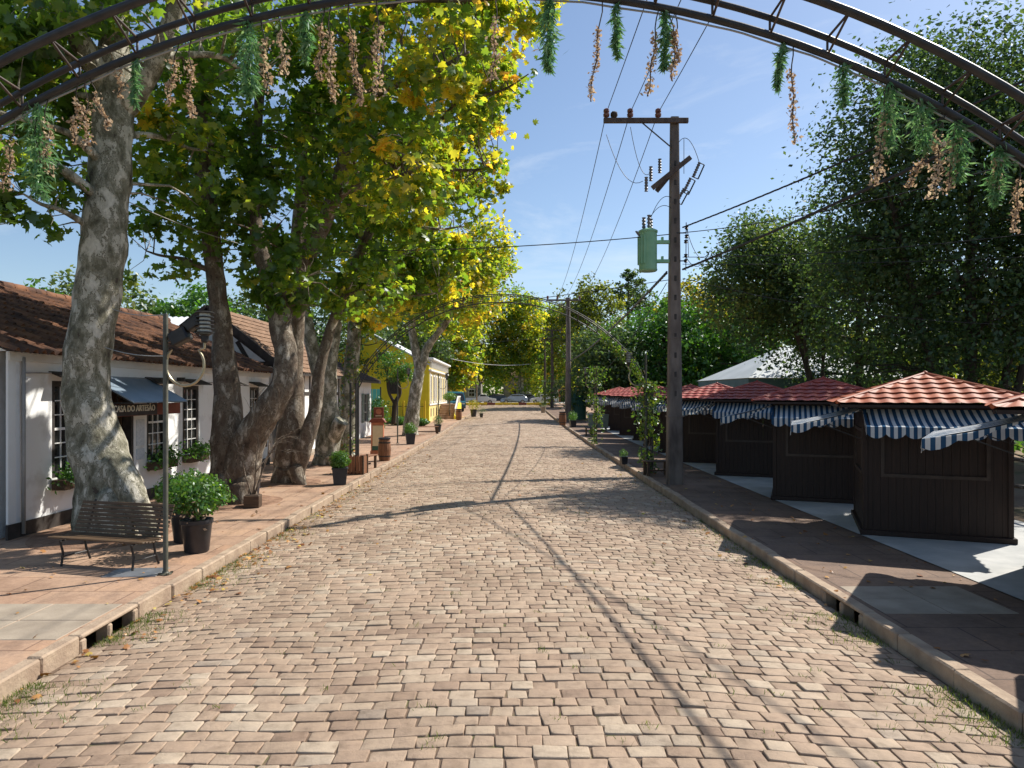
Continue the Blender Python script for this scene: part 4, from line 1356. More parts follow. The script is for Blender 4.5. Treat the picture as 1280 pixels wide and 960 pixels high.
def build_wires(b1, p2, p3):
    z = 10.62
    for k, (x, nm) in enumerate(((-1.98, 'outermost'), (-1.3, 'middle'), (-.5, 'innermost'))):
        a = b1 + Vector((x, -.16, z))
        wire(a, Vector((a.x, -14, 10.9)), .35, .011, f'thin high line running overhead towards the viewer, {nm} on the near crossarm')
        wire(a, p2[0] + Vector(((-1.0, -.35, .9)[k], -.22, p2[1] - .02)), .9, .012, f'thin high line between the first two poles, {nm} on the near crossarm')
    for k, x in enumerate((-1.0, -.35, .9)):
        wire(p2[0] + Vector((x, -.22, p2[1] - .02)), p3[0] + Vector((x * .9, -.22, p3[1] - .1)), .5, .012, ('outermost', 'middle', 'kiosk side')[k] + ' high line between the second and third pole')
    s = b1 + Vector((.2, -.15, 0))
    wire(s + V(0, 0, 7.35), V(9.2, 8.3, 7.75), .12, .013, 'upper twisted black cable from the near pole towards the huge dark tree', twist=True)
    wire(s + V(0, 0, 6.15), V(7.3, 4.0, 6.35), .14, .018, 'thick twisted black cable leaving the near pole low, over the kiosks', twist=True)
    wire(s + V(0, 0, 7.2), V(11.5, 13.5, 7.6), .3, .012, 'thin line from the near pole under the upper twisted cable')
    wire(s + V(0, 0, 6.5), V(16, 17.5, 7.0), .25, .010, 'thin line from the near pole to the big dark tree, above the thick cable')
    wire(s + V(0, 0, 6.3), V(16, 19.5, 6.45), .1, .009, 'nearly level thin line from the near pole to the big dark tree')
    wire(s + V(0, 0, 5.9), V(14, 20.5, 4.6), .25, .009, 'thin line sloping down from the near pole behind the kiosk roofs')
    wire(b1 + V(-.2, -.15, 7.15), V(-9.0, 19.5, 6.6), .25, .014, 'dark cable crossing the street from the transformer into the plane trees')
    wire(b1 + V(-.2, -.15, 5.85), V(-8.9, 29, 5.4), .12, .011, 'lower thin cable crossing the street into the plane trees')
    wire(b1 + V(-.2, .1, 6.1), p2[0] + V(0, 0, 5.2), .35, .03, 'thick dark cable bundle sagging from the near pole to the second pole', twist=True)
    wire(b1 + V(-.2, .1, 5.8), V(4.55, 36.4, 3.6), .25, .011, 'thin cable dropping from the near pole to the far vine post')
    lp = P(207, 718, 10.24)
    wire(V(lp.x, lp.y, 3.74), V(-7.3, 13.0, 4.15), .06, .008, 'pale cord from the lamp post top to the big mottled trunk', 'pale_wire')
    wire(V(lp.x, lp.y, 3.14), V(-7.45, 13.0, 3.45), .05, .008, 'pale cord from the lamp post arm to the big mottled trunk', 'pale_wire')
    wire(V(-7.6, 13.2, 6.05), V(-17, 15, 5.6), .15, .010, 'pale cable from the big mottled trunk out over the craft house roof', 'pale_wire')
    wire(V(-7.2, 13.4, 6.2), V(-6.0, 20.5, 6.6), .2, .009, 'pale cable slung between the big mottled trunk and the twin trunk', 'pale_wire')
    wire(V(-6.5, 75.5, 6.3), V(2.5, 96, 6.6), .4, .02, 'white cable slung across the far street beyond the yellow villa', 'car_white')
    wire(p2[0] + V(0, 0, 7.6), V(-8, 64, 7.2), .3, .014, 'thin cable crossing the far street at the second pole')

# ------------------------------------------------------------------ lamps
def make_lamp(label, cat='lamp post', h=3.75, full=True, group='slim lamp posts with a hooked lantern arm'):
    t = thing('lamp_post', label, 'lamp post', (0, 0, 0), 0, group)
    s = MB(); s.lathe((0, 0, 0), [(.085, 0), (.085, .012), (.045, .03), (.035, .05), (.035, h - .02), (.03, h)], 12)
    for k in range(4):
        a = R(45 + 90 * k); s.box((.085 * math.cos(a), .085 * math.sin(a), .02), (.03, .03, .025), rz=a)
    s.build('post', 'lamp_post', t, smooth='auto')
    # hooked arm
    a = MB()
    pts = []
    for k in range(17):
        th = R(135 + (405 - 135) * k / 16)
        pts.append((.28 + .275 * math.cos(th), 0, h - .74 + .30 * math.sin(th)))
    pts = [(.02, 0, h - .57)] + [p for p in pts if p[2] < h - .50] + [(.555, 0, h - .5), (.565, 0, h - .4)]
    a.tube(pts, .020, 8); arm = a.build('arm', 'brass', t, smooth='auto')
    l = MB()
    z = h - .40
    l.lathe((.565, 0, z), [(.03, -.02), (.05, .0), (.055, .08), (.10, .11)], 16)
    for k in range(5):
        l.lathe((.565, 0, z + .12 + k * .055), [(.10, 0), (.125, .004), (.125, .018), (.10, .022)], 20)
    l.lathe((.565, 0, z + .40), [(.135, 0), (.14, .012), (.10, .03), (.02, .04)], 20)
    lm = l.build('lantern', 'iron_black', t, smooth='auto')
    g = MB(); g.lathe((.565, 0, z + .11), [(.075, 0), (.075, .29)], 16); g.build('lantern_glass', 'lamp_glass', lm, smooth='auto')
    if full:
        f = MB(); M = Matrix.Rotation(R(-28), 3, 'Y')
        f.box((.2, .02, h - .33), (.26, .2, .2), m=M, bevel=.02); f.box((.38, .05, h - .14), (.24, .16, .15), m=Matrix.Rotation(R(-35), 3, 'Y'), bevel=.02)
        f.bar((.02, 0, h - .4), (.16, .0, h - .36), .03); f.bar((.26, .03, h - .24), (.36, .05, h - .18), .03)
        f.build('floodlight', 'iron_black', t)
    return t

def build_lamps():
    p = P(207, 718, 10.24)
    a = make_lamp('slim lamp post with floodlights and ringed lantern on a hooked arm beside the slatted bench')
    a.location = (p.x, p.y, 0)
    b = make_lamp('slim lamp post in front of the yellow villa garden, hooked arm', full=False, h=3.9)
    b.location = (P(497, 560, 37).x, 37, rise(37))
    b.rotation_euler = (0, 0, R(8))
    dup(b, (P(548, 545, 49).x, 49, rise(49)), 0, 'slim lamp post in a round pot near the villa staircase')
    dup(b, (3.98 + .4, 23.3, 0), R(180), 'lamp with hooked arm reaching over the kerb at the vine covered arch post')
    dup(b, (4.35, 36.6, rise(36)), R(180), 'distant lamp with hooked arm beside the far flowering vine post')

# ------------------------------------------------------------------ arches
def truss_arch(t, xc, hw, top, drop, y0, dy, dz, r1, r2, r3, nseg, post, power=2.0, m='rail_paint', dm='rail_paint', half_post=None):
    """three chords: lower and upper pair in one plane and a third in front; returns the height function"""
    def hz(x):
        f = min(1, abs(x - xc) / hw)
        return top - drop * (1 - (1 - f ** power) ** (1 / power)) if power != 2.0 else top - drop * (1 - math.sqrt(max(0, 1 - (f * .985) ** 2))) / (1 - math.sqrt(1 - .985 ** 2))
    if half_post: hz = half_post
    xs = [xc - hw + 2 * hw * i / nseg for i in range(nseg + 1)]
    low = [V(x, y0, hz(x)) for x in xs]
    mid = [V(x, y0, hz(x) + dz) for x in xs]
    fr = [V(x, y0 - dy, hz(x) + dz * 1.05) for x in xs]
    for nm, pts, r in (('lower_chord', low, r1), ('middle_chord', mid, r2), ('front_chord', fr, r3)):
        b = MB(); sp, sr = smooth_path(pts, [r] * len(pts), 2); b.tube(sp, sr, 10); b.build(nm, m, t, smooth='auto')
    return xs, hz

def build_near_arch():
    y0 = 6.0
    t = thing('street_arch', 'near dark metal lattice arch over the street hung with dried flowers', 'arch', (0, y0, 0), 0, 'metal arches spanning the street')
    Rr = 8.05; xc = -.25; top = 5.995
    hz = lambda x: top - (Rr - math.sqrt(max(.01, Rr * Rr - (x - xc) ** 2)))
    hw = 6.3
    xs, h = truss_arch(t, xc, hw, top, 3, 0, .40, .145, .031, .026, .034, 26, 0, half_post=hz)
    for i, x in enumerate(xs):
        w = MB()
        w.tube([(x, 0, hz(x)), (x, 0, hz(x) + .145)], .011, 6); w.tube([(x, 0, hz(x)), (x, -.40, hz(x) + .152)], .011, 6); w.tube([(x, 0, hz(x) + .145), (x, -.40, hz(x) + .152)], .011, 6)
        w.build('web_brace', 'rust_iron', t, smooth=True)
    for s in (-1, 1):
        x = xc + s * hw; b = MB()
        for yy in (0, -.4):
            b = MB(); b.tube([(x, yy, 0), (x, yy, hz(x) + .15)], .045, 10); b.build('post', 'rail_paint', t, smooth='auto')
    # strip light cord clipped to the underside of the lower chord
    c = MB()
    pts = []
    for k in range(100):
        x = xc - 5.6 + 11.2 * k / 99
        pts.append(V(x, .01, hz(x) - .046 - .012 * abs(math.sin(k * .55))))
    c.tube(pts, .009, 5); c.build('light_cord', 'pale_wire', t, smooth=True)
    return hz, y0

def build_far_arch():
    y0 = 23.6
    t = thing('street_arch', 'farther thin metal arch over the street standing on a vine covered post', 'arch', (0, y0, 0), 0, 'metal arches spanning the street')
    xc = -.35; hw = 4.75; top = 5.62
    def hz(x):
        f = min(1, abs(x - xc) / hw); return 2.75 + (top - 2.75) * (1 - f ** 2.15) ** .8
    xs, h = truss_arch(t, xc, hw, top, 3, 0, .3, .22, .019, .016, .016, 30, 0, half_post=hz)
    for x in xs:
        w = MB()
        w.tube([(x, 0, hz(x)), (x, 0, hz(x) + .22)], .01, 5); w.tube([(x, 0, hz(x)), (x, -.3, hz(x) + .23)], .01, 5)
        w.build('web_brace', 'rust_iron', t)
    for s in (-1, 1):
        x = xc + s * hw; b = MB()
        for yy, xx in ((0, 0), (-.3, 0), (-.15, s * .22)):
            b = MB(); b.tube([(x + xx, yy, 0), (x + xx, yy, 2.95)], .035, 8); po = b.build('post', 'rail_paint', t, smooth='auto')
        for k in range(7):
            b = MB(); b.tube([(x, 0, .4 * k + .2), (x + s * .22, -.15, .4 * k + .3), (x, -.3, .4 * k + .4)], .012, 5); b.build('rung', 'rail_paint', t)
    return hz, y0, xc, hw

def garland(label, top, length, kind, seed, lean=0.0, w=.05):
    rng = np.random.default_rng(seed)
    t = thing('dried_flower_string' if kind == 'dry' else 'greenery_string', label, 'garland', top, 0, 'dried flower strings on the near arch' if kind == 'dry' else 'green sprigs on the near arch')
    n = 10
    pts = [V(lean * (k / n) ** 1.3 * length + .012 * math.sin(k * 1.3 + seed), .012 * math.cos(k * 1.1 + seed), -length * k / n) for k in range(n + 1)]
    b = MB(); b.tube(pts, .0055, 5); b.build('stem', 'dark_bark', t)
    if kind == 'dry':
        m = int(length * 240)
        f = .26 + .74 * rng.random(m)
        A = np.array([tuple(p) for p in pts])
        base = np.stack([np.interp(f * n, range(n + 1), A[:, k]) for k in range(3)], 1)
        pr = .6 + .4 * np.sin(f * 40 + seed) ** 2
        pos = base + rng.normal(size=(m, 3)) * w * .46 * np.array([1, 1, .5]) * pr[:, None]
        leaves_mesh('blossoms', pos, rng.normal(size=(m, 3)), .022 + .026 * rng.random(m), .2 + .7 * rng.random(m) + .1 * rng.normal(), OVAL, 'dried_petal', rng, t)
    else:
        m = int(length * 900)
        f = rng.random(m) ** .85
        A = np.array([tuple(p) for p in pts])
        base = np.stack([np.interp(f * n, range(n + 1), A[:, k]) for k in range(3)], 1)
        side = rng.normal(size=(m, 3)) * np.array([1, 1, .0])
        wd = w * (.35 + .65 * np.sin(np.pi * np.clip(f * .9 + .08, 0, 1)))
        pos = base + side * wd[:, None] * .55
        td = side * .8 + np.array([0, 0, -1.0]); 
        leaves_mesh('sprays', pos, rng.normal(size=(m, 3)), .05 + .06 * rng.random(m), rng.random(m), SPIKE, 'needle', rng, t, tdir=td)

def build_garlands(hz, y0):
    # (px, length, kind, lean, width)
    G = [(18, .62, 'dry', -.15, .07), (45, .80, 'green', .05, .12), (58, .62, 'dry', .02, .07), (98, .50, 'dry', -.1, .05), (108, .58, 'dry', .0, .055), (114, .44, 'dry', .36, .04), (150, .27, 'dry', .0, .05),
         (170, .40, 'green', -.03, .035), (222, .50, 'dry', -.18, .06), (238, .66, 'dry', .0, .05), (311, .62, 'green', .0, .10), (328, .62, 'dry', .08, .06), (349, .50, 'dry', .12, .05),
         (381, .42, 'green', .02, .05), (412, .80, 'dry', .03, .05), (436, .85, 'dry', .12, .05), (404, .6, 'dry', -.06, .045), (472, .82, 'dry', .0, .065), (620, .72, 'dry', -.03, .06), (686, .64, 'green', .0, .075), (752, .84, 'dry', -.12, .04), (770, .46, 'green', .02, .04),
         (832, .50, 'green', -.02, .05), (822, .72, 'dry', -.12, .05), (846, .55, 'dry', -.08, .045), (838, .42, 'dry', .2, .04),
         (978, .40, 'green', -.12, .035), (990, .82, 'dry', .02, .05), (1055, .35, 'green', .0, .06), (1108, .85, 'dry', -.1, .075), (1112, .55, 'green', .02, .10), (1180, .62, 'dry', -.5, .06), (1178, .72, 'dry', -.1, .07),
         (1195, .60, 'dry', -.12, .07), (1200, .5, 'green', -.05, .09), (1150, .45, 'green', .1, .10), (1245, .38, 'dry', .02, .06), (1250, .5, 'green', -.1, .07), (1275, .62, 'dry', -.08, .06)]
    G = [g for g in G if 0 < g[0] < 1280]
    G.sort(key=lambda g: g[0])
    words = ['first', 'second', 'third', 'fourth', 'fifth', 'sixth', 'seventh', 'eighth', 'ninth', 'tenth', 'eleventh', 'twelfth', 'thirteenth', 'fourteenth', 'fifteenth', 'sixteenth', 'seventeenth', 'eighteenth', 'nineteenth', 'twentieth', 'twenty-first', 'twenty-second', 'twenty-third', 'twenty-fourth', 'twenty-fifth', 'twenty-sixth']
    cnt = {'dry': 0, 'green': 0}
    tot = {k: sum(1 for g in G if g[2] == k) for k in cnt}
    for i, (px, L, kind, lean, w) in enumerate(G):
        x = (px - HX) * y0 / F
        k = cnt[kind]; cnt[kind] += 1
        if k < tot[kind] / 2: o = words[k] + ' from the bench end of the arch'
        else: o = words[tot[kind] - 1 - k] + ' from the kiosk end of the arch'
        size = 'long' if L > .65 else 'short' if L < .48 else 'mid length'
        lab = (f'{size} pinkish dried flower string, ' if kind == 'dry' else f'{size} feathery green sprig, ') + o
        garland(lab, V(x, y0 + .0, hz(x) - .03), L, kind, 100 + i, lean, w)

# ------------------------------------------------------------------ street furniture
def build_bench():
    p0 = Vector((-7.0, 10.75, 0)); ang = math.atan2(-.42, 1.62)
    t = thing('park_bench', 'brown slatted park bench in front of the big mottled plane trunk', 'bench', p0, ang)
    W = 1.72
    def slat(name, y, z, w, h, k):
        b = MB(); b.box((W / 2, y, z), (W, w, h), m=None, bevel=.006)
        return b
    b = MB()
    for k in range(7): b.box((W / 2, -.0 + k * .066, .42 + .012 * math.cos(k)), (W, .05, .022), bevel=.006)
    b.build('seat', 'bench_wood', t)
    b = MB()
    for k in range(8): b.box((W / 2, .47 + k * .022, .47 + k * .058), (W, .022, .046), m=Matrix.Rotation(R(-18), 3, 'X'), bevel=.006)
    b.build('backrest', 'bench_wood', t)
    for x in (.22, W - .22):
        l = MB()
        l.tube([(x, .02, 0), (x, .05, .2), (x, .0, .38), (x, .2, .395), (x, .44, .40), (x, .50, .45), (x, .66, .92)], .018, 8)
        l.tube([(x, .55, 0), (x, .47, .2), (x, .44, .40)], .018, 8)
        l.tube([(x, .04, .14), (x, .5, .14)], .012, 6)
        l.build('leg', 'iron_black', t, smooth='auto')

def bush(parent, c, rad, n, leafm, rng, size=(.05, .06), tmpl=OVAL, name='foliage', tone=(.1, .8), shell=.6):
    c = np.array(c); d = norm(rng.normal(size=(n, 3)))
    u = np.maximum(rng.random(n) ** .4, shell * rng.random(n))
    b = np.array([1 + .28 * noise.noise(Vector(x) * 2.2 + Vector(c)) for x in d])
    pos = c + d * np.array(rad) * (u * b)[:, None]
    nr = d * .8 + rng.normal(size=(n, 3)) * .6 + np.array([0, 0, .4])
    return leaves_mesh(name, pos, nr, size[0] + size[1] * rng.random(n), tone[0] + (tone[1] - tone[0]) * rng.random(n), tmpl, leafm, rng, parent)

def build_pots():
    rng = np.random.default_rng(5)
    for x, y, lab, sc in ((-5.18, 11.7, 'round black pot with bushy green shrub, nearer of the two behind the lamp post', 1.0), (-5.72, 12.5, 'round black pot with bushy shrub, partly hidden behind the lamp post', 1.05)):
        t = thing('potted_shrub', lab, 'potted plant', (x, y, 0), 0, 'black pots with bushy shrubs')
        b = MB(); b.lathe((0, 0, 0), [(.17 * sc, 0), (.19 * sc, .02), (.235 * sc, .45), (.245 * sc, .47), (.255 * sc, .475), (.258 * sc, .54), (.235 * sc, .545), (.22 * sc, .49)], 28, True, False); b.build('pot', 'pot_black', t, smooth='auto')
        s = MB(); s.lathe((0, 0, .49), [(.222 * sc, 0), (.0, .02)], 20, False, False)
        s.build('soil', 'soil', t)
        st = MB()
        for k in range(16):
            a = rng.random() * 6.28; r = .1 * rng.random(); e = .42 * sc * (.3 + .7 * rng.random())
            st.tube([(r * math.cos(a), r * math.sin(a), .48), (e * .5 * math.cos(a), e * .5 * math.sin(a), .7), (e * math.cos(a), e * math.sin(a), .95 + .12 * rng.random())], [.012, .009, .004], 5)
        st.build('branch', 'brown_bark', t)
        bush(t, (0.02, 0, .92), (.52 * sc, .48 * sc, .33), 2300, 'fresh_leaf', rng, (.045, .05), OVAL, tone=(.15, .95))
        f = rng.normal(size=(60, 3)) * np.array([.22, .2, .12]) + np.array([.05, -.1, .75])
        leaves_mesh('dry_leaf', f, rng.normal(size=(60, 3)), .04 + .04 * rng.random(60), rng.random(60), OVAL, 'dried_petal', rng, t)
    # square planter with clipped ball
    def topiary(x, y, lab, s=1.0, pot='pot_black', square=True, ball=.29, leafm='fresh_leaf', n=2600):
        t = thing('potted_topiary', lab, 'potted plant', (x, y, rise(y)), R(12), 'pots with round plants along the kerbs')
        b = MB()
        if square:
            b.prism([(-.16 * s, 0), (.16 * s, 0), (.205 * s, .44 * s), (-.205 * s, .44 * s)], -.18 * s, .18 * s, 'y'); b.box((0, 0, .44 * s), (.44 * s, .40 * s, .04), bevel=.008)
        else:
            b.lathe((0, 0, 0), [(.15 * s, 0), (.21 * s, .4 * s), (.225 * s, .41 * s), (.225 * s, .46 * s), (.0, .45 * s)], 20, True, False)
        b.build('pot', pot, t, smooth='auto')
        bush(t, (0, 0, .44 * s + ball * .8), (ball, ball, ball * .92), n, leafm, rng, (.03 * s, .035 * s), OVAL, tone=(.3, .9), shell=1.0)
    topiary(-4.93, 20.4, 'square dark pot with a bright clipped ball shrub by the kerb', 1.05)
    topiary(P(513, 552, 36.5).x, 36.5, 'dark pot with round green shrub at the foot of the leaning far plane trunk', 1.2, ball=.34, n=1200)
    topiary(P(547, 542, 47).x, 47.2, 'round pot with trailing grey green plant below the staircase lamp', 1.1, square=False, ball=.36, leafm='dark_leaf', n=900)
    topiary(P(592, 517, 71).x, 71, 'dark pot with bright yellow green plant at the far kerb corner', 1.6, square=False, ball=.62, leafm='yellow_leaf', n=1000)
    topiary(P(602, 517, 70).x, 69.5, 'low dark shrub pot beside the bright yellow green one', .9, square=False, ball=.45, leafm='dark_leaf', n=700)
    topiary(P(716, 532, 53).x, 53, 'dark pot with bright green ball on the kiosk side kerb', 1.15, ball=.4, n=900)
    topiary(P(778, 580, 26.5).x, 26.2, 'low square planter with short grass on the pavement by the black bench', .62, ball=.17, n=500)
    topiary(P(655, 508, 92).x + .0, 88, 'pale pot with small shrub near the distant poles', 1.3, pot='concrete', square=False, ball=.35, n=300) if False else None
    topiary(P(679, 516, 80).x, 80, 'pale round pot with grey green shrub near the distant poles', 1.5, pot='concrete', square=False, ball=.5, leafm='dark_leaf', n=400)
    # bare sapling in a timber box, another black pot behind it
    p = P(316, 634, 16.3)
    t = thing('bare_sapling', 'leafless sapling arching out of a dark timber box by the forked trunk', 'sapling', (p.x, p.y, 0), R(8))
    b = MB(); b.box((0, 0, .14), (.34, .34, .28), bevel=.012); b.build('planter_box', 'dark_wood', t)
    s = MB(); s.box((0, 0, .285), (.28, .28, .012)); s.build('soil', 'soil', t)
    br = MB(); q = random.Random(12)
    def grow(p, d, L, r, lev):
        p = Vector(p); d = Vector(d).normalized(); pts = [p.copy()]; rr = [r]
        for k in range(5):
            d = (d + Vector((q.uniform(-.14, .2), q.uniform(-.15, .15), q.uniform(-.12, .08) - .05 * lev))).normalized()
            p = p + d * L / 5; pts.append(p.copy()); rr.append(r * (1 - .16 * (k + 1)))
            if lev < 3 and k >= 1 and q.random() < (.8 if lev else .7):
                grow(p, d + Vector((q.uniform(-.5, .8), q.uniform(-.5, .5), q.uniform(-.2, .5))), L * q.uniform(.5, .75), r * .6, lev + 1)
        br.tube(pts, rr, 5)
    grow((0, 0, .28), (.15, 0, 1), 1.3, .026, 0); grow((.03, 0, .28), (.45, .1, 1), 1.5, .024, 0); grow((-.04, 0, .28), (-.25, .1, 1), 1.2, .02, 0)
    br.build('branch', 'brown_bark', t, smooth=True)
    t = thing('black_bucket', 'small black bucket pot behind the leafless sapling', 'pot', (P(318, 618, 18.2).x, 18.1, 0))
    b = MB(); b.lathe((0, 0, 0), [(.14, 0), (.18, .36), (.2, .37), (.2, .41), (.17, .41), (.16, .3)], 18, True, False); b.build('pot_body', 'pot_black', t, smooth='auto')
    h = MB(); h.tube([(.2, 0, .4), (.14, 0, .55), (0, 0, .6), (-.14, 0, .55), (-.2, 0, .4)], .01, 5); h.build('handle', 'iron_black', t)

def wood_bench(x, y, rz, lab, L=1.2, m='barrel_wood'):
    t = thing('wooden_bench', lab, 'bench', (x, y, rise(y)), rz, 'plain wooden benches')
    b = MB()
    for k in range(5): b.box((0, -.2 + k * .1, .46), (L, .085, .035), bevel=.006)
    b.build('seat', m, t)
    for s in (-1, 1):
        for yy in (-.17, .17):
            l = MB(); l.box((s * (L / 2 - .08), yy, .22), (.08, .08, .44), bevel=.006); l.build('leg', 'dark_wood', t)
    r = MB(); r.box((0, 0, .16), (L - .2, .05, .06)); r.build('stretcher', 'dark_wood', t)

def build_furniture():
    # slatted planter box and small table beside the ivy trunk
    p = P(443, 592, 23.2)
    t = thing('slatted_crate', 'dark slatted wooden plant crate near the clipped ball pot', 'crate', (p.x - .05, 23.1, 0), R(-6))
    f = MB()
    for k in range(7): f.box((-.36 + k * .12, -.22, .3), (.09, .025, .56), bevel=.004); f.box((-.36 + k * .12, .22, .3), (.09, .025, .56), bevel=.004)
    for k in range(4): f.box((-.42, -.15 + k * .1, .3), (.025, .08, .56)); f.box((.42, -.15 + k * .1, .3), (.025, .08, .56))
    f.box((0, 0, .06), (.8, .4, .03)); f.build('slat_box', 'barrel_wood', t)
    g = MB()
    for x in (-.43, .43):
        for y in (-.22, .22): g.box((x, y, .31), (.06, .06, .62))
    g.build('corner_post', 'dark_wood', t)
    wood_bench(P(452, 585, 24).x, 24.4, R(78), 'plain wooden bench end on by the kerb past the slatted crate', 1.3)
    wood_bench(P(816, 588, 23).x + .05, 22.6, R(10), 'dark wooden bench by the near utility pole base', .85, 'dark_wood')
    wood_bench(P(533, 542, 45).x, 45.2, R(20), 'brown wooden bench by the far leaning plane trunk', 1.5)
    wood_bench(P(723, 540, 46).x + .6, 44, R(70), 'dark bench by the second vine post', 1.3, 'dark_wood')
    # information totem
    p = P(472, 568, 30.2)
    t = thing('sign_totem', 'terracotta framed notice cabinet with cream panel and little roof', 'sign', (p.x, 30.2, 0), R(4))
    b = MB(); b.box((0, 0, .78), (.52, .30, 1.2), bevel=.01); b.box((0, 0, .09), (.58, .36, .18), bevel=.01); b.build('cabinet', 'terracotta', t)
    c = MB(); c.box((.02, -.16, .82), (.42, .03, .86)); c.build('notice_panel', 'sign_cream', t)
    g = MB(); g.box((0.02, -.162, .3), (.46, .03, .18)); g.build('lower_panel', 'bin_green', t)
    r = MB(); r.prism([(-.36, 1.38), (.36, 1.38), (.22, 1.56), (-.22, 1.56)], -.24, .24, 'y'); r.build('roof', 'sign_red', t)
    s = MB(); s.box((.05, 0, 1.80), (.42, .06, .44), bevel=.01); sb = s.build('top_board', 'sign_red', t)
    e = MB(); e.lathe((0, 0, 0), [(.12, 0), (.12, .01)], 18); o = e.build('emblem', 'terracotta', sb); o.location = (.05, -.032, 1.84); o.rotation_euler = (R(90), 0, 0)
    d = MB(); d.box((.05, -.036, 1.66), (.26, .012, .05)); d.build('board_line', 'sign_cream', sb)
    # barrel bin
    p = P(480, 575, 27.5)
    for (x, y, lab, s) in ((p.x, 27.6, 'brown wooden barrel bin with dark rim beside the notice cabinet', 1.0), (P(575, 524, 66).x, 64.5, 'brown barrel bin at the foot of the villa staircase', 1.15), (P(701, 530, 58).x, 56, 'dark brown barrel bin in front of the second pole', 1.2)):
        t = thing('barrel_bin', lab, 'bin', (x, y, rise(y)), 0, 'wooden barrel bins')
        b = MB()
        for k in range(16):
            a = 2 * math.pi * k / 16
            pts = []
            for z, r in ((0, .185), (.2, .22), (.42, .235), (.64, .22), (.84, .19)):
                pts.append(Vector((r * s * math.cos(a), r * s * math.sin(a), z * s)))
            for i in range(4): b.bar(pts[i], pts[i + 1], .088 * s, .02, up=(math.cos(a), math.sin(a), 0))
        b.build('stave', 'barrel_wood', t)
        h = MB()
        for z, r in ((.16, .228), (.68, .228)): h.lathe((0, 0, z * s), [(r * s, 0), (r * s + .006, .0), (r * s + .006, .05), (r * s, .05)], 24, False, False)
        h.build('hoop', 'iron_black', t, smooth='auto')
        r = MB(); r.lathe((0, 0, .82 * s), [(.2 * s, 0), (.235 * s, .02), (.235 * s, .07), (.17 * s, .08), (.16 * s, -.3)], 24, False, True); r.build('rim', 'pot_black', t, smooth='auto')
    # cover plate at the foot of the lamp post
    m = MB(); m.box((-5.45, 10.33, .006), (.75, .5, .012), rz=R(4), bevel=.003)
    for k in range(6): m.box((-5.45, 10.14 + k * .075, .0135), (.66, .02, .006), rz=R(4))
    tag(m.build('manhole_cover', 'steel'), 'grey metal cover plate in the pavement at the lamp post foot', 'cover')
    # dumpster, water tank
    p = P(747, 552, 40); t = thing('dumpster', 'grey green dumpster at the far end of the kiosk row', 'dumpster', (6.0, 49.6, rise(50)), R(-5))
    b = MB(); b.prism([(-.65, .15), (.65, .15), (.72, 1.0), (-.72, 1.0)], -.5, .5, 'y'); b.build('bin_body', 'bin_grey', t)
    l = MB(); l.box((0, 0, 1.05), (1.5, 1.08, .07), bevel=.02); l.build('lid', 'bin_grey', t)
    for x in (-.5, .5):
        w = MB(); w.tube([(x, -.53, .1), (x, -.47, .1)], .09, 12); w.build('wheel', 'tyre', t)
    p = P(722, 520, 66); t = thing('water_tank', 'dark green cylindrical tank behind the second pole', 'tank', (p.x, 66, rise(66)))
    b = MB(); b.lathe((0, 0, 0), [(.8, 0), (.8, 2.3), (.7, 2.42), (.3, 2.5), (.3, 2.6), (0, 2.62)], 24, True, False); b.build('tank_body', 'bin_green', t, smooth='auto')
    h = MB()
    for z in (.5, 1.2, 1.9): h.lathe((0, 0, z), [(.805, 0), (.82, .02), (.82, .06), (.805, .08)], 24, False, False)
    h.build('band', 'bin_green', t, smooth='auto')
    # turquoise fence panel beyond the cottage
    t = thing('turquoise_fence', 'turquoise board fence panel between the white cottage and the yellow villa', 'fence', (-9.2, 52, rise(52)), R(0))
    b = MB()
    for k in range(4): b.box((-1.4 + k * .28, 0, 1.55), (.25, .03, 2.6), bevel=.004)
    b.build('board_panel', 'turquoise', t)
    b = MB()
    for x in (-1.55, -.4): b.box((x, .03, 1.5), (.08, .08, 3.0))
    b.build('post', 'iron_black', t)
    # iron garden fence in front of the villa
    t = thing('garden_fence', 'dark slim iron fence with yellow slats in front of the yellow villa', 'fence', (-10.4, 57, rise(57)))
    b = MB()
    for k in range(22): b.bar((k * .16, 0, 0), (k * .16, 0, 1.7 + .08 * (k % 2)), .03)
    b.bar((0, 0, .3), (3.4, 0, .3), .04); b.bar((0, 0, 1.45), (3.4, 0, 1.45), .04); b.build('railing', 'iron_black', t)
    for x in (0, 1.7, 3.4):
        g = MB(); g.box((x, .0, .95), (.14, .14, 1.9)); g.build('post', 'paint_yellow', t)
    # rustic wooden fence behind the kiosks
    t = thing('rail_fence', 'rough wooden post and rail fence behind the nearest kiosks', 'fence', (10.9, 11, 0), 0)
    q = random.Random(4)
    for k in range(16):
        y = -3 + k * 2.0
        b = MB(); b.tube([(q.uniform(-.05, .05), y, -.1), (q.uniform(-.05, .05), y + .02, .7), (q.uniform(-.06, .06), y, 1.5)], [.09, .085, .08], 9, wob=.15, wsc=6); b.build('post', 'brown_bark', t, smooth='auto')
    for z in (.6, 1.15):
        for k in range(15):
            b = MB(); y = -3 + k * 2.0
            b.tube([(.05, y, z + q.uniform(-.04, .04)), (.05, y + 2.0, z + q.uniform(-.04, .04))], [.05, .045], 8, wob=.1, wsc=5); b.build('rail', 'brown_bark', t, smooth='auto')
    # stand pipe style flower posts
    # motorbike parked by the cottage
    p = P(455, 547, 41.5)
    t = thing('motorcycle', 'small black motorcycle parked against the white cottage', 'motorcycle', (-8.05, 42.0, rise(42)), R(98))
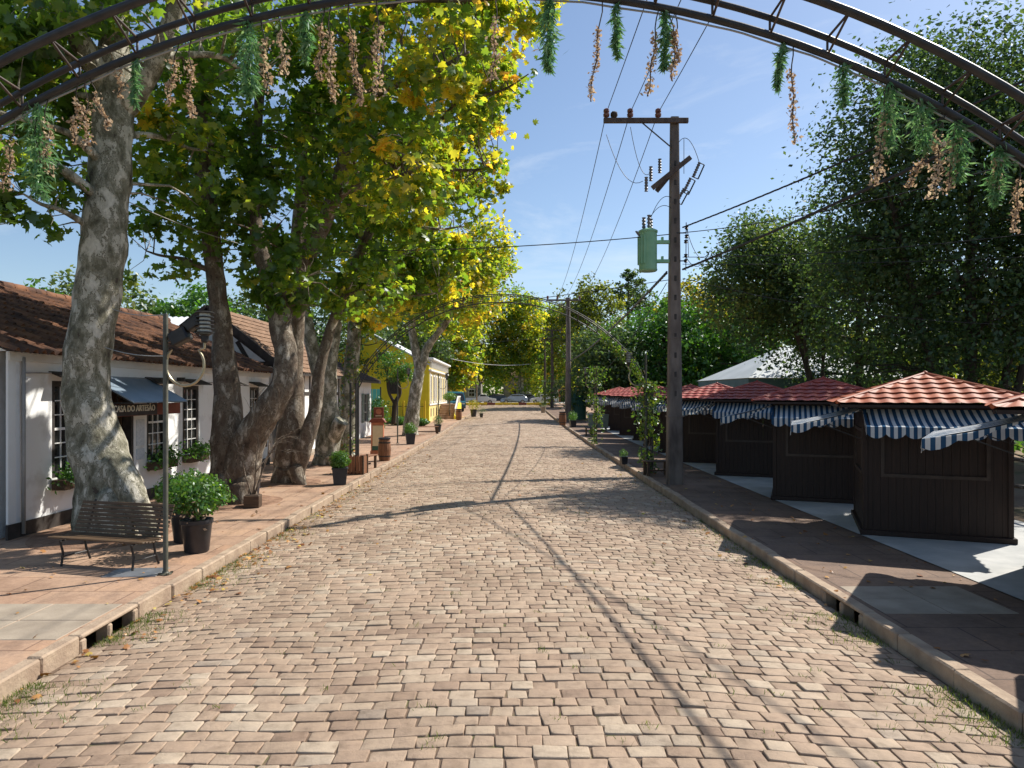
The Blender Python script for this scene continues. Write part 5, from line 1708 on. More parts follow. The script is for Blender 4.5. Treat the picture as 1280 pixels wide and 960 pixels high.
    for x in (-.62, .62):
        w = MB()
        pts = [(x + .27 * math.cos(a), 0, .3 + .27 * math.sin(a)) for a in [2 * math.pi * k / 20 for k in range(21)]]
        w.tube(pts, .05, 8, cap=False); wh = w.build('wheel', 'tyre', t, smooth=True)
        h = MB(); h.tube([(x, -.05, .3), (x, .05, .3)], .06, 10)
        for k in range(6): a = k * math.pi / 3; h.bar((x, 0, .3), (x + .25 * math.cos(a), 0, .3 + .25 * math.sin(a)), .015)
        h.build('hub', 'steel', wh)
    b = MB(); b.ico((.12, 0, .78), .24, 2, sq=(1.2, .6, .6)); b.build('fuel_tank', 'car_dark', t, smooth=True)
    b = MB(); b.box((-.32, 0, .80), (.7, .26, .1), bevel=.04); b.build('saddle', 'pot_black', t)
    b = MB(); b.box((0, 0, .42), (.42, .26, .3), bevel=.05); b.build('engine', 'steel', t)
    b = MB(); b.bar((.62, 0, .3), (.4, 0, .95), .06); b.bar((.4, -.34, 1.0), (.4, .34, 1.0), .035); b.bar((-.62, 0, .3), (-.2, 0, .5), .06); b.bar((-.2, 0, .5), (.38, 0, .7), .06); b.bar((-.62, 0, .62), (-.3, 0, .72), .1); b.build('frame', 'iron_black', t)
    b = MB(); b.ico((.52, 0, .92), .1, 2); b.build('headlight', 'lamp_glass', t, smooth=True)
    # yellow blocked kerb in front of the parking place
    mb = MB()
    q = 0
    for k in range(11):
        mb.cur = k % 4 == 3
        mb.box((-7.0 + k * 1.15 + .5, 104.5, rise(104.5) + .16), (1.12, .28, .34), bevel=.04)
    o = mb.build('barrier_kerb', ['paint_yellow', 'sign_red']); tag(o, 'low yellow painted barrier kerb in front of the parked cars', 'barrier')
    # white flag pole in the distance
    t = thing('white_pole', 'tall thin pale pole standing beyond the villa staircase', 'pole', (P(596, 505, 98).x, 98, rise(98)))
    b = MB(); b.tube([(0, 0, 0), (0, 0, 5.9)], [.11, .07], 10); b.build('shaft', 'concrete', t, smooth=True)
    b = MB(); b.lathe((0, 0, 5.9), [(.1, 0), (.12, .05), (.0, .14)], 10); b.build('finial', 'concrete', t, smooth=True)

# ------------------------------------------------------------------ vehicles
def car(lab, x, y, rz, paint, L=4.2, kind='hatch', group='cars parked at the street end'):
    t = thing('parked_car', lab, 'car', (x, y, rise(y) + .0), rz, group)
    W = 1.7
    if kind == 'pickup':
        prof = [(-L / 2, .38), (-L / 2, .92), (-.35 * L + .9, .95), (-.1 * L - .1, .98), (-.02 * L, 1.45), (.15 * L, 1.45), (.27 * L, .95), (.48 * L, .82), (L / 2, .62), (L / 2, .35)]
    else:
        prof = [(-L / 2, .38), (-L / 2 - .02, .8), (-.46 * L, 1.0), (-.34 * L, 1.38), (-.1 * L, 1.46), (.08 * L, 1.42), (.24 * L, .98), (.46 * L, .82), (L / 2, .62), (L / 2, .35)]
    b = MB()
    n = len(prof)
    vs = []
    for s, k in ((-W / 2, .97), (-W / 2 * .94, 1), (W / 2 * .94, 1), (W / 2, .97)):
        for (px, pz) in prof:
            kk = 1.0
            ys = s * (.84 if pz > 1.1 else 1.0)
            vs.append((px * (k if abs(s) > W / 2 * .95 else 1), ys, .35 + (pz - .35) * (.985 if abs(s) > W / 2 * .95 else 1)))
    fs = [tuple(range(n))]
    for r in range(3):
        for i in range(n):
            j = (i + 1) % n
            fs.append((r * n + i, (r + 1) * n + i, (r + 1) * n + j, r * n + j))
    fs.append(tuple(3 * n + i for i in range(n))[::-1])
    b.add(vs, fs)
    body = b.build('body', paint, t, smooth='auto')
    g = MB()
    if kind == 'pickup': sw = [(-.015 * L + .05, 1.38), (.14 * L, 1.38), (.235 * L, 1.0), (-.07 * L, 1.0)]
    else: sw = [(-.33 * L, 1.32), (-.1 * L, 1.38), (.07 * L, 1.35), (.2 * L, 1.0), (-.42 * L, 1.02)]
    for s in (-1, 1):
        g.prism(sw, s * W / 2 * .87 - .05 * s, s * W / 2 * .90 + .03 * s, 'y')
    g.build('side_window', 'glass', body)
    ws = MB()
    a, c = ((.16 * L, 1.42), (.265 * L, .99)) if kind == 'pickup' else ((.09 * L, 1.39), (.235 * L, 1.0))
    ws.add([(a[0] + .012, -.62, a[1]), (a[0] + .012, .62, a[1]), (c[0] + .012, .72, c[1]), (c[0] + .012, -.72, c[1])], [(0, 1, 2, 3)])
    ws.build('windscreen', 'glass', body)
    for sx in (-.31 * L, .30 * L):
        for sy in (-1, 1):
            w = MB(); w.lathe((0, 0, -.09), [(.2, 0), (.29, .0), (.31, .03), (.31, .15), (.29, .18), (.2, .18)], 20)
            o = w.build('wheel', 'tyre', t, smooth='auto'); o.location = (sx, sy * (W / 2 - .08), .31); o.rotation_euler = (R(90), 0, 0)
            r = MB(); r.lathe((0, 0, -.095), [(.0, .0), (.19, .0), (.19, .19), (0, .19)], 16, False, False); r.build('rim', 'steel', o, smooth='auto')
    for sy in (-1, 1):
        h = MB(); h.box((L / 2 - .04, sy * .6, .66), (.1, .3, .13), bevel=.02); h.build('headlight', 'lamp_glass', t)
        h = MB(); h.box((-L / 2 + .03, sy * .66, .8), (.08, .16, .2), bevel=.02); h.build('tail_light', 'sign_red', t)

def build_vehicles():
    Y = 108.5
    car('white pickup truck parked beside the teal van', P(603, 500, Y).x - .2, Y, R(0), 'car_white', 4.6, 'pickup')
    car('dark car parked between the white pickup and silver hatchback', P(612, 500, Y).x + .6, Y + 2.4, R(180), 'car_dark', 4.2)
    car('silver hatchback parked in the middle of the row', P(646, 500, Y).x - .4, Y + .3, R(180), 'car_silver', 4.1)
    car('dark car half hidden behind the last pale hatchback', P(665, 500, Y).x - .4, Y + 2.2, R(0), 'car_dark', 4.2)
    car('white hatchback at the pole end of the parked row', P(682, 500, Y).x - .4, Y - .2, R(180), 'car_white', 4.0)
    # teal van
    Yv = 84
    t = thing('teal_van', 'teal blue minibus with dark windscreen parked behind the villa staircase', 'van', (P(568, 510, Yv).x - .35, Yv, rise(Yv)), R(-70))
    L, W = 5.4, 1.95
    prof = [(-L / 2, .4), (-L / 2, 2.1), (-L / 2 + .25, 2.35), (.22 * L, 2.35), (.36 * L, 2.2), (.46 * L, 1.3), (L / 2, 1.1), (L / 2, .4)]
    b = MB(); b.prism(prof, -W / 2, W / 2, 'y'); body = b.build('body', 'van_teal', t, smooth='auto')
    g = MB()
    for s in (-1, 1): g.prism([(-.42 * L, 1.25), (.2 * L, 1.25), (.2 * L, 2.0), (-.42 * L, 2.0)], s * W / 2 - .01, s * W / 2 + .012, 'y'); g.prism([(.23 * L, 1.25), (.42 * L, 1.25), (.33 * L, 2.0), (.23 * L, 2.0)], s * W / 2 - .01, s * W / 2 + .012, 'y')
    g.build('side_window', 'glass', body)
    w = MB(); w.add([(.365 * L + .02, -.85, 2.15), (.365 * L + .02, .85, 2.15), (.46 * L + .02, .9, 1.3), (.46 * L + .02, -.9, 1.3)], [(0, 1, 2, 3)]); w.build('windscreen', 'glass', body)
    for sx in (-.3 * L, .3 * L):
        for sy in (-1, 1):
            o = MB(); o.tube([(sx, sy * (W / 2 - .2), .36), (sx, sy * (W / 2 + .01), .36)], .36, 20); wo = o.build('wheel', 'tyre', t, smooth='auto')
            r = MB(); r.tube([(sx, sy * (W / 2), .36), (sx, sy * (W / 2 + .02), .36)], .2, 16); r.build('rim', 'steel', wo, smooth='auto')
    for sy in (-1, 1):
        h = MB(); h.box((L / 2, sy * .7, .95), (.06, .3, .16), bevel=.02); h.build('headlight', 'lamp_glass', t)
    b = MB(); b.box((L / 2 + .03, 0, .55), (.12, W - .1, .25), bevel=.03); b.build('bumper', 'car_dark', t)
# ------------------------------------------------------------------ trees
def plane_tree(label, base, stems, roots, lobes, leafm='plane_leaf', size=(.13, .11), barkm='plane_bark', tmpl=LOBED, seed=1, limb_targets=(), wob=.16, wsc=1.6, sides=22, frac=.55, group='plane trees along the house side of the street', up=.75, twig=.03, shell=.5, name='plane_tree', dens=1.0):
    rng = np.random.default_rng(seed)
    base = Vector(base)
    t = thing(name, label, 'tree', base, 0, group)
    tb = MB(); limbs = []
    for st in stems:
        pts = [Vector(p[:3]) for p in st]; rad = [p[3] for p in st]
        sp, sr = smooth_path(pts, rad, 7)
        tb.tube([p - base for p in sp], sr, sides, wob=wob, wsc=wsc)
        limbs.append((sp, sr))
    for rt in roots:
        pts = [Vector(p[:3]) for p in rt]; rad = [p[3] for p in rt]
        sp, sr = smooth_path(pts, rad, 5)
        tb.tube([p - base for p in sp], sr, 12, wob=wob * .8, wsc=2.5)
    # limbs into the crown lobes
    allp = [(p, r) for pts, rr in limbs for p, r in zip(pts, rr)]
    for (c, rad, nc, nl, cr, tone) in lobes:
        c = Vector(c)
        best = min(allp, key=lambda q: (q[0] - c).length + max(0, q[0].z - c.z + .3) * 1.5 - q[1] * 2)
        a, r = best
        L = (c - a).length
        if L < .8: continue
        r = min(r * .75, .05 + .022 * L)
        m1 = a.lerp(c, .35) + Vector((rng.normal() * .06 * L, rng.normal() * .06 * L, .10 * L)); m2 = a.lerp(c, .7) + Vector((rng.normal() * .05 * L, rng.normal() * .05 * L, .07 * L))
        e = c + (c - a) * .25
        sp, sr = smooth_path([a, m1, m2, c, e], [r, r * .8, r * .6, r * .42, r * .2], 5)
        tb.tube([p - base for p in sp], sr, 10, wob=.1, wsc=3)
        limbs.append((sp, sr))
    lobes = [(c, r_, nc, max(6, int(nl * dens)), cr * (.74 if dens < 1 else 1), tn) for c, r_, nc, nl, cr, tn in lobes]
    pos, out, tone, ctr = crown_points(lobes, rng, shell)
    twigs(tb, [([p - base for p in a], b) for a, b in limbs], ctr - np.array(base), rng, frac, twig)
    tb.build('trunk', barkm, t, smooth=True)
    if dens < 1:      # gaps that let the sun through
        sd = np.array([.582, .391, .713]); e1 = np.array([-.557, .83, 0]); e2 = np.cross(sd, e1)
        g = np.array([noise.noise(Vector((p @ e1 * 1.0, p @ e2 * 1.0, 2.5))) for p in pos])
        keep = g < .16
        pos, out, tone = pos[keep], out[keep], tone[keep]
    n = len(pos)
    nr = leaf_normals(out, rng, up=up)
    leaves_mesh('crown', (pos - np.array(base)).astype(np.float32), nr, size[0] + size[1] * rng.random(n), tone, tmpl, leafm, rng, t)
    return t

def pp(*a):
    return [(*P(x, y, Y), r) for x, y, Y, r in a]

def build_street_trees():
    # 1: big mottled trunk behind the bench
    s = pp((147, 690, 13.2, .74), (143, 640, 13.2, .62), (134, 600, 13.2, .54), (121, 555, 13.2, .455), (110, 510, 13.2, .41), (107, 460, 13.25, .395), (119, 385, 13.3, .40), (130, 300, 13.4, .40), (138, 200, 13.5, .36), (144, 115, 13.6, .32), (142, 40, 13.6, .26), (150, -80, 13.6, .2), (160, -200, 13.6, .1))
    s2 = pp((146, 140, 13.6, .26), (176, 108, 13.5, .2), (200, 65, 13.4, .17), (222, 0, 13.2, .14), (260, -120, 13, .08))
    s3 = pp((138, 110, 13.6, .26), (112, 70, 13.3, .2), (80, 20, 13, .16), (20, -60, 12.6, .1))
    rt = [pp((142, 575, 13.0, .30), (166, 620, 12.8, .24), (186, 662, 12.7, .16), (202, 688, 12.6, .05)), pp((122, 620, 13.0, .3), (108, 660, 13.0, .22), (98, 690, 13.0, .1)), pp((140, 620, 12.9, .32), (150, 665, 12.6, .26), (158, 695, 12.5, .1))]
    lob = [((-7.7, 11.6, 9.3), (1.9, 1.4, 1.2), 34, 36, .5, .28), ((-9.0, 13.5, 8.3), (1.4, 1.6, 1.6), 30, 36, .5, .26), ((-8.55, 11.9, 7.3), (1.1, 1.6, 1.9), 46, 36, .5, .24), ((-8.2, 12.4, 5.9), (.6, .9, .6), 10, 30, .4, .3), ((-8.9, 11.0, 6.6), (1.3, 1.5, 1.5), 30, 36, .5, .24), ((-6.7, 14.8, 7.7), (1.0, 1.0, 1.8), 22, 34, .5, .4), ((-8.6, 12.6, 9.6), (2.4, 2.2, 1.8), 40, 40, .6, .22), ((-10.6, 14, 9.0), (2.6, 2.5, 2.0), 40, 38, .6, .2), ((-7.0, 14.0, 10.4), (2.4, 2.2, 1.5), 34, 38, .6, .3), ((-5.6, 12.8, 10.4), (2.2, 2.2, 1.6), 34, 38, .55, .36), ((-8, 12, 12.4), (4.5, 3.5, 2), 60, 40, .7, .3), ((-5.5, 14.5, 9.2), (1.5, 1.5, 1.0), 10, 30, .5, .45)]
    plane_tree('big leaning plane tree with mottled grey trunk behind the park bench', (s[0][0], s[0][1], 0), [s, s2, s3], rt, lob, seed=31, sides=30, dens=.95)
    # 2: twin stem tree
    a = pp((288, 640, 17.2, .50), (286, 610, 17.2, .44), (285, 570, 17.2, .39), (284, 500, 17.3, .32), (280, 440, 17.4, .265), (274, 385, 17.5, .225), (266, 320, 17.5, .22), (258, 220, 17.5, .21), (254, 120, 17.5, .2), (250, 20, 17.4, .16), (255, -100, 17.2, .14))
    b = pp((296, 640, 17.1, .48), (300, 605, 17.05, .43), (306, 568, 17.0, .40), (320, 535, 16.9, .37), (340, 505, 16.8, .32), (354, 478, 16.8, .29), (357, 440, 16.9, .265), (350, 400, 17.1, .25), (370, 345, 17.3, .22), (402, 285, 17.5, .19), (428, 215, 17.5, .19), (442, 140, 17.4, .16), (470, 40, 17.2, .12), (500, -60, 17, .08))
    c = pp((348, 400, 17.1, .22), (335, 350, 17.3, .19), (318, 270, 17.5, .16), (320, 180, 17.6, .13), (330, 60, 17.6, .1))
    rt = [pp((280, 595, 17.0, .30), (270, 625, 16.9, .22), (262, 641, 16.9, .08)), pp((304, 600, 16.9, .30), (312, 625, 16.8, .2), (318, 640, 16.8, .08)), pp((298, 610, 16.8, .36), (300, 635, 16.6, .2), (300, 645, 16.5, .08))]
    lob = [((-7.6, 17.5, 7.6), (2.2, 2.2, 2.0), 44, 44, .6, .24), ((-5.6, 17.0, 6.6), (1.9, 2.0, 1.7), 46, 46, .55, .26), ((-6.3, 18.2, 9.6), (2.6, 2.4, 2.2), 60, 46, .65, .22), ((-3.9, 17.4, 8.6), (2.0, 2.0, 2.0), 50, 46, .6, .36), ((-3.4, 17.0, 11.2), (2.4, 2.2, 2.0), 60, 46, .6, .5), ((-1.6, 16.6, 12.0), (1.9, 2.0, 1.6), 40, 42, .55, .62), ((-.3, 16.2, 11.6), (1.3, 1.5, 1.0), 22, 36, .45, .66), ((-5.2, 18, 12.8), (4, 3, 2), 60, 46, .7, .3), ((-3.0, 15.6, 9.3), (1.2, 1.3, 1.5), 26, 36, .45, .6), ((-9.3, 18.5, 9.5), (2.2, 2.0, 2.0), 34, 40, .6, .24), ((-2.3, 15.3, 7.3), (1.0, 1.0, 1.1), 26, 40, .5, .6), ((-1.5, 15.3, 9.6), (.9, .9, 1.3), 22, 40, .5, .62), ((-4.9, 16.6, 5.2), (1.3, 1.2, .8), 30, 40, .4, .3), ((-8.4, 17.0, 5.9), (1.2, 1.2, .8), 12, 30, .5, .24)]
    plane_tree('twin stemmed plane tree, one stem upright and one bent towards the street', (s[0][0] * 0 + a[0][0], a[0][1], 0), [a, b, c], rt, lob, barkm='brown_bark', seed=32, sides=26, dens=.92)
    # epicormic sprout with large leaves on the bent stem is part of that crown
    # 3
    a = pp((361, 620, 20.8, .56), (361, 600, 20.8, .48), (363, 560, 20.8, .40), (365, 510, 20.9, .34), (366, 460, 21, .31), (370, 400, 21.1, .27), (372, 320, 21.2, .24), (380, 220, 21.3, .2), (390, 120, 21.3, .16))
    b = pp((368, 590, 20.75, .32), (378, 560, 20.6, .27), (388, 535, 20.6, .23), (394, 510, 20.7, .19), (400, 460, 20.8, .16), (415, 405, 21, .15), (436, 350, 21.2, .14), (470, 270, 21.4, .14), (500, 190, 21.4, .1))
    rt = [pp((354, 588, 20.6, .26), (346, 603, 20.5, .18), (340, 611, 20.5, .07)), pp((368, 588, 20.5, .26), (375, 602, 20.3, .18), (382, 610, 20.2, .07))]
    lob = [((-5.0, 21.0, 7.0), (1.9, 2.0, 1.7), 44, 44, .6, .3), ((-3.6, 21.2, 8.4), (1.9, 2.0, 1.8), 46, 44, .6, .42), ((-5.0, 21.6, 10.2), (2.6, 2.4, 2.2), 54, 46, .65, .34), ((-2.6, 21.0, 10.8), (2.0, 2.0, 2.0), 50, 44, .6, .56), ((-1.2, 20.6, 12.6), (1.8, 1.8, 1.8), 38, 42, .55, .62), ((-3.8, 21, 13.4), (3, 3, 2), 50, 44, .65, .4), ((-6.4, 21.4, 5.9), (1.3, 1.4, .8), 18, 40, .5, .26), ((-4.4, 20.6, 5.6), (1.4, 1.3, .8), 24, 40, .45, .4), ((-1.1, 20.4, 9.0), (1.1, 1.3, 1.5), 26, 40, .5, .6), ((-.3, 20.2, 11.2), (1.0, 1.2, 1.2), 20, 40, .5, .6)]
    plane_tree('thick plane tree with pale flaring roots between the twin trunk and the stump scarred one', (a[0][0], a[0][1], 0), [a, b], rt, lob, barkm='brown_bark', seed=33, dens=.92)
    # 4
    a = pp((408, 600, 26, .56), (409, 575, 26, .46), (411, 545, 26, .41), (411, 515, 26, .37), (404, 480, 26, .29), (394, 450, 26, .25), (386, 415, 26, .23), (380, 370, 26.2, .2), (392, 290, 26.4, .2), (400, 200, 26.5, .15))
    b = pp((411, 520, 26, .32), (411, 480, 26, .29), (413, 450, 26, .26), (420, 405, 26.1, .24), (430, 360, 26.2, .21), (456, 300, 26.4, .2), (500, 230, 26.5, .15), (540, 160, 26.5, .1))
    c = pp((414, 548, 25.9, .3), (422, 535, 25.7, .28), (427, 526, 25.6, .26))
    rt = [pp((402, 572, 25.8, .28), (395, 586, 25.7, .2), (389, 595, 25.7, .07)), pp((415, 570, 25.7, .28), (421, 586, 25.6, .18), (426, 594, 25.6, .07))]
    lob = [((-4.4, 26.2, 7.6), (2.2, 2.2, 1.9), 54, 42, .6, .42), ((-2.6, 26, 8.6), (2.0, 2.0, 1.9), 48, 42, .6, .5), ((-4.2, 26.4, 11), (2.6, 2.6, 2.2), 56, 42, .65, .46), ((-1.7, 25.8, 11.4), (1.9, 2, 1.9), 46, 42, .55, .66), ((-.9, 25.6, 13.0), (1.5, 1.8, 1.6), 34, 42, .5, .64), ((-6.2, 26.4, 7.2), (1.7, 1.7, 1.4), 30, 40, .6, .32), ((-2.0, 25.2, 10.0), (1.3, 1.3, 1.6), 28, 40, .5, .62), ((-3.4, 26, 6.2), (1.3, 1.5, .8), 18, 40, .5, .5)]
    plane_tree('plane tree with forked trunk and sawn off pale limb stub', (a[0][0], a[0][1], 0), [a, b, c], rt, lob, barkm='plane_bark', seed=34, size=(.16, .13), dens=.92)
    # 4b ivy clad
    a = pp((432, 590, 27.8, .36), (432, 560, 27.8, .32), (436, 500, 27.8, .30), (440, 450, 27.9, .29), (444, 400, 28, .26), (446, 350, 28, .2), (460, 280, 28.2, .15))
    lob = [((-4.9, 28.4, 9.3), (2.2, 2.2, 2.2), 44, 40, .6, .5), ((-3.1, 28.4, 7.2), (1.7, 1.7, 1.3), 26, 38, .55, .5), ((-5.6, 28.2, 6.0), (1.4, 1.4, .9), 18, 36, .5, .5)]
    tr = plane_tree('slim plane tree with ivy climbing its pale trunk next to the stump scarred one', (a[0][0], a[0][1], 0), [a], [], lob, barkm='plane_bark', seed=35, size=(.17, .13))
    rng = np.random.default_rng(8)
    n = 1500; f = rng.random(n); A = np.array([p[:3] for p in a[:5]])
    bp = np.stack([np.interp(f * 4, range(5), A[:, k]) for k in range(3)], 1); an = rng.random(n) * 6.28
    rr = .30 + .07 * rng.random(n)
    d = np.stack([np.cos(an), np.sin(an), np.zeros(n)], 1)
    keep = (np.array([noise.noise(Vector((a_ * 1.2, z * 1.1, 0))) for a_, z in zip(an, bp[:, 2])]) > -.12)
    leaves_mesh('ivy', (bp + d * rr[:, None])[keep] - np.array(tr.location), d[keep] + rng.normal(size=(keep.sum(), 3)) * .4, .09 + .07 * rng.random(keep.sum()), rng.random(keep.sum()), OVAL, 'vine_leaf', rng, tr)
    # 5 rounded plane tree farther down
    Y = 43.6
    a = pp((512, 556, Y, .62), (513, 540, Y, .50), (516, 515, Y, .40), (520, 485, Y, .36), (524, 462, Y, .33), (518, 430, Y, .26), (514, 395, Y, .2), (520, 340, Y, .14))
    b = pp((522, 470, Y, .3), (530, 450, Y, .28), (534, 435, Y, .24), (560, 400, Y, .18), (590, 360, Y, .12))
    lob = []
    rng2 = random.Random(3)
    for k in range(22):
        an = rng2.uniform(0, 6.28); el = rng2.uniform(-.5, 1.2); q = rng2.uniform(.45, .85)
        c = (-3.7 + 4.4 * q * math.cos(an) * math.cos(el * .8), Y + 3.6 * q * math.sin(an), 8.7 + 4.3 * q * math.sin(el))
        lob.append((c, (1.7, 1.7, 1.4), 26, 30, .6, .54 + .10 * math.cos(an)))
    plane_tree('round crowned plane tree with leaning pale trunk before the yellow villa', (a[0][0], a[0][1], rise(Y)), [a, b], [], lob, size=(.2, .16), tmpl=OVAL, seed=36)
    # slim tree in front of the yellow gable
    Y = 52
    a = pp((492, 530, Y, .2), (494, 505, Y, .17), (500, 490, Y, .13), (496, 470, Y, .08)); b = pp((494, 505, Y, .13), (486, 490, Y, .1), (484, 470, Y, .07))
    plane_tree('small dense round tree in the garden before the yellow gable', (a[0][0], a[0][1], rise(Y)), [a, b], [], [((-8.6, Y, 4.6), (1.3, 1.2, 1.3), 60, 40, .35, .5), ((-7.6, Y, 4.2), (.9, .9, .9), 26, 40, .3, .5)], size=(.10, .08), tmpl=OVAL, leafm='fresh_leaf', barkm='dark_bark', seed=37, group='garden trees', name='garden_tree')
    # palm like shrubs, hedge balls in that garden
    rng = np.random.default_rng(17)
    for k, (px, py, Y, r, lab, lm) in enumerate(((472, 535, 50, .9, 'tall leafy shrub behind the notice cabinet near the turquoise fence', 'fresh_leaf'), (497, 527, 56, .75, 'low round dark green shrub below the yellow gable', 'fresh_leaf'), (508, 528, 57, .65, 'low round shrub touching the far plane trunk in the villa garden', 'dark_leaf'), (527, 530, 55, .6, 'light green low shrub at the villa corner', 'fresh_leaf'))):
        c = P(px, py, Y)
        t = thing('garden_shrub', lab, 'shrub', (c.x, Y, rise(Y)), 0, 'shrubs in the villa garden')
        h = 1.9 if k == 0 else r * .8
        bush(t, (0, 0, h * .62), (r, r, h * .62), 1500, lm, rng, (.10, .10), OVAL)
        s = MB()
        for q in range(4): s.tube([(.1 * q - .15, 0, 0), (.2 * q - .3, .1, h * .7)], [.03, .015], 5)
        s.build('stem', 'dark_bark', t)
    # slim palm like plant with pot by the staircase
    Y = 67; c = P(562, 516, Y)
    t = thing('standard_plant', 'thin stemmed mop headed plant by the villa staircase', 'plant', (c.x, Y, rise(Y)))
    s = MB(); s.tube([(0, 0, 0), (0, 0, 1.9)], .07, 8); s.build('stem', 'brown_bark', t)
    bush(t, (0, 0, 2.1), (.65, .65, .42), 900, 'fresh_leaf', rng, (.15, .12), SPIKE, tone=(.4, 1))

def bg_tree(label, x, Y, h, rx, rz, leafm, lsize, n, seed, barkm='dark_bark', tone=.5, trunk_r=.3, group='trees beyond the street', nl=16, low=.3, tmpl=OVAL, ry=None, lean=0, shell=.5, name='tree', zc=None, sp=.62, stems=0):
    q = random.Random(seed)
    z0 = rise(Y)
    base = Vector((x, Y, z0))
    zc = zc if zc is not None else z0 + h - rz
    st = [(x, Y, z0 - .1, trunk_r * 1.3), (x + lean * .2, Y, z0 + (zc - z0) * .4, trunk_r), (x + lean * .6, Y, z0 + (zc - z0) * .8, trunk_r * .8), (x + lean, Y, zc + rz * .3, trunk_r * .5), (x + lean, Y, zc + rz * .8, trunk_r * .15)]
    sts = [st]
    for k in range(stems):
        an = 6.28 * k / max(1, stems) + q.random(); w = rx * .22 * (1 + q.random())
        ox, oy = w * math.cos(an), w * math.sin(an)
        sts.append([(x + ox * .5, Y + oy * .5, z0 - .1, trunk_r * .8), (x + ox * .8, Y + oy * .8, z0 + (zc - z0) * .4, trunk_r * .6), (x + ox * 1.5, Y + oy * 1.5, zc, trunk_r * .45), (x + ox * 2, Y + oy * 2, zc + rz * .5, trunk_r * .15)])
    lob = []
    ry = ry or rx
    for k in range(nl):
        an = k * 2.4 + q.uniform(-.4, .4); f = (k + .5) / nl
        el = -low + (1.25 + low) * f if True else 0
        m = q.uniform(.5, .95)
        c = (x + lean + rx * sp * 1.25 * m * math.cos(an) * math.cos(el), Y + ry * sp * 1.25 * m * math.sin(an) * math.cos(el), zc + rz * .82 * math.sin(el) * q.uniform(.75, 1.05))
        s = q.uniform(.30, .46)
        lob.append((c, (rx * s, ry * s, rz * s), max(4, n // (nl * 26)), 26, max(.35, rx * .16), tone + q.uniform(-.14, .14)))
    return plane_tree(label, base, sts, [], lob, leafm=leafm, size=(lsize * .65, lsize * .7), barkm=barkm, tmpl=tmpl, seed=seed, wob=.1, sides=12, group=group, twig=.03, frac=.35, shell=shell, name=name)

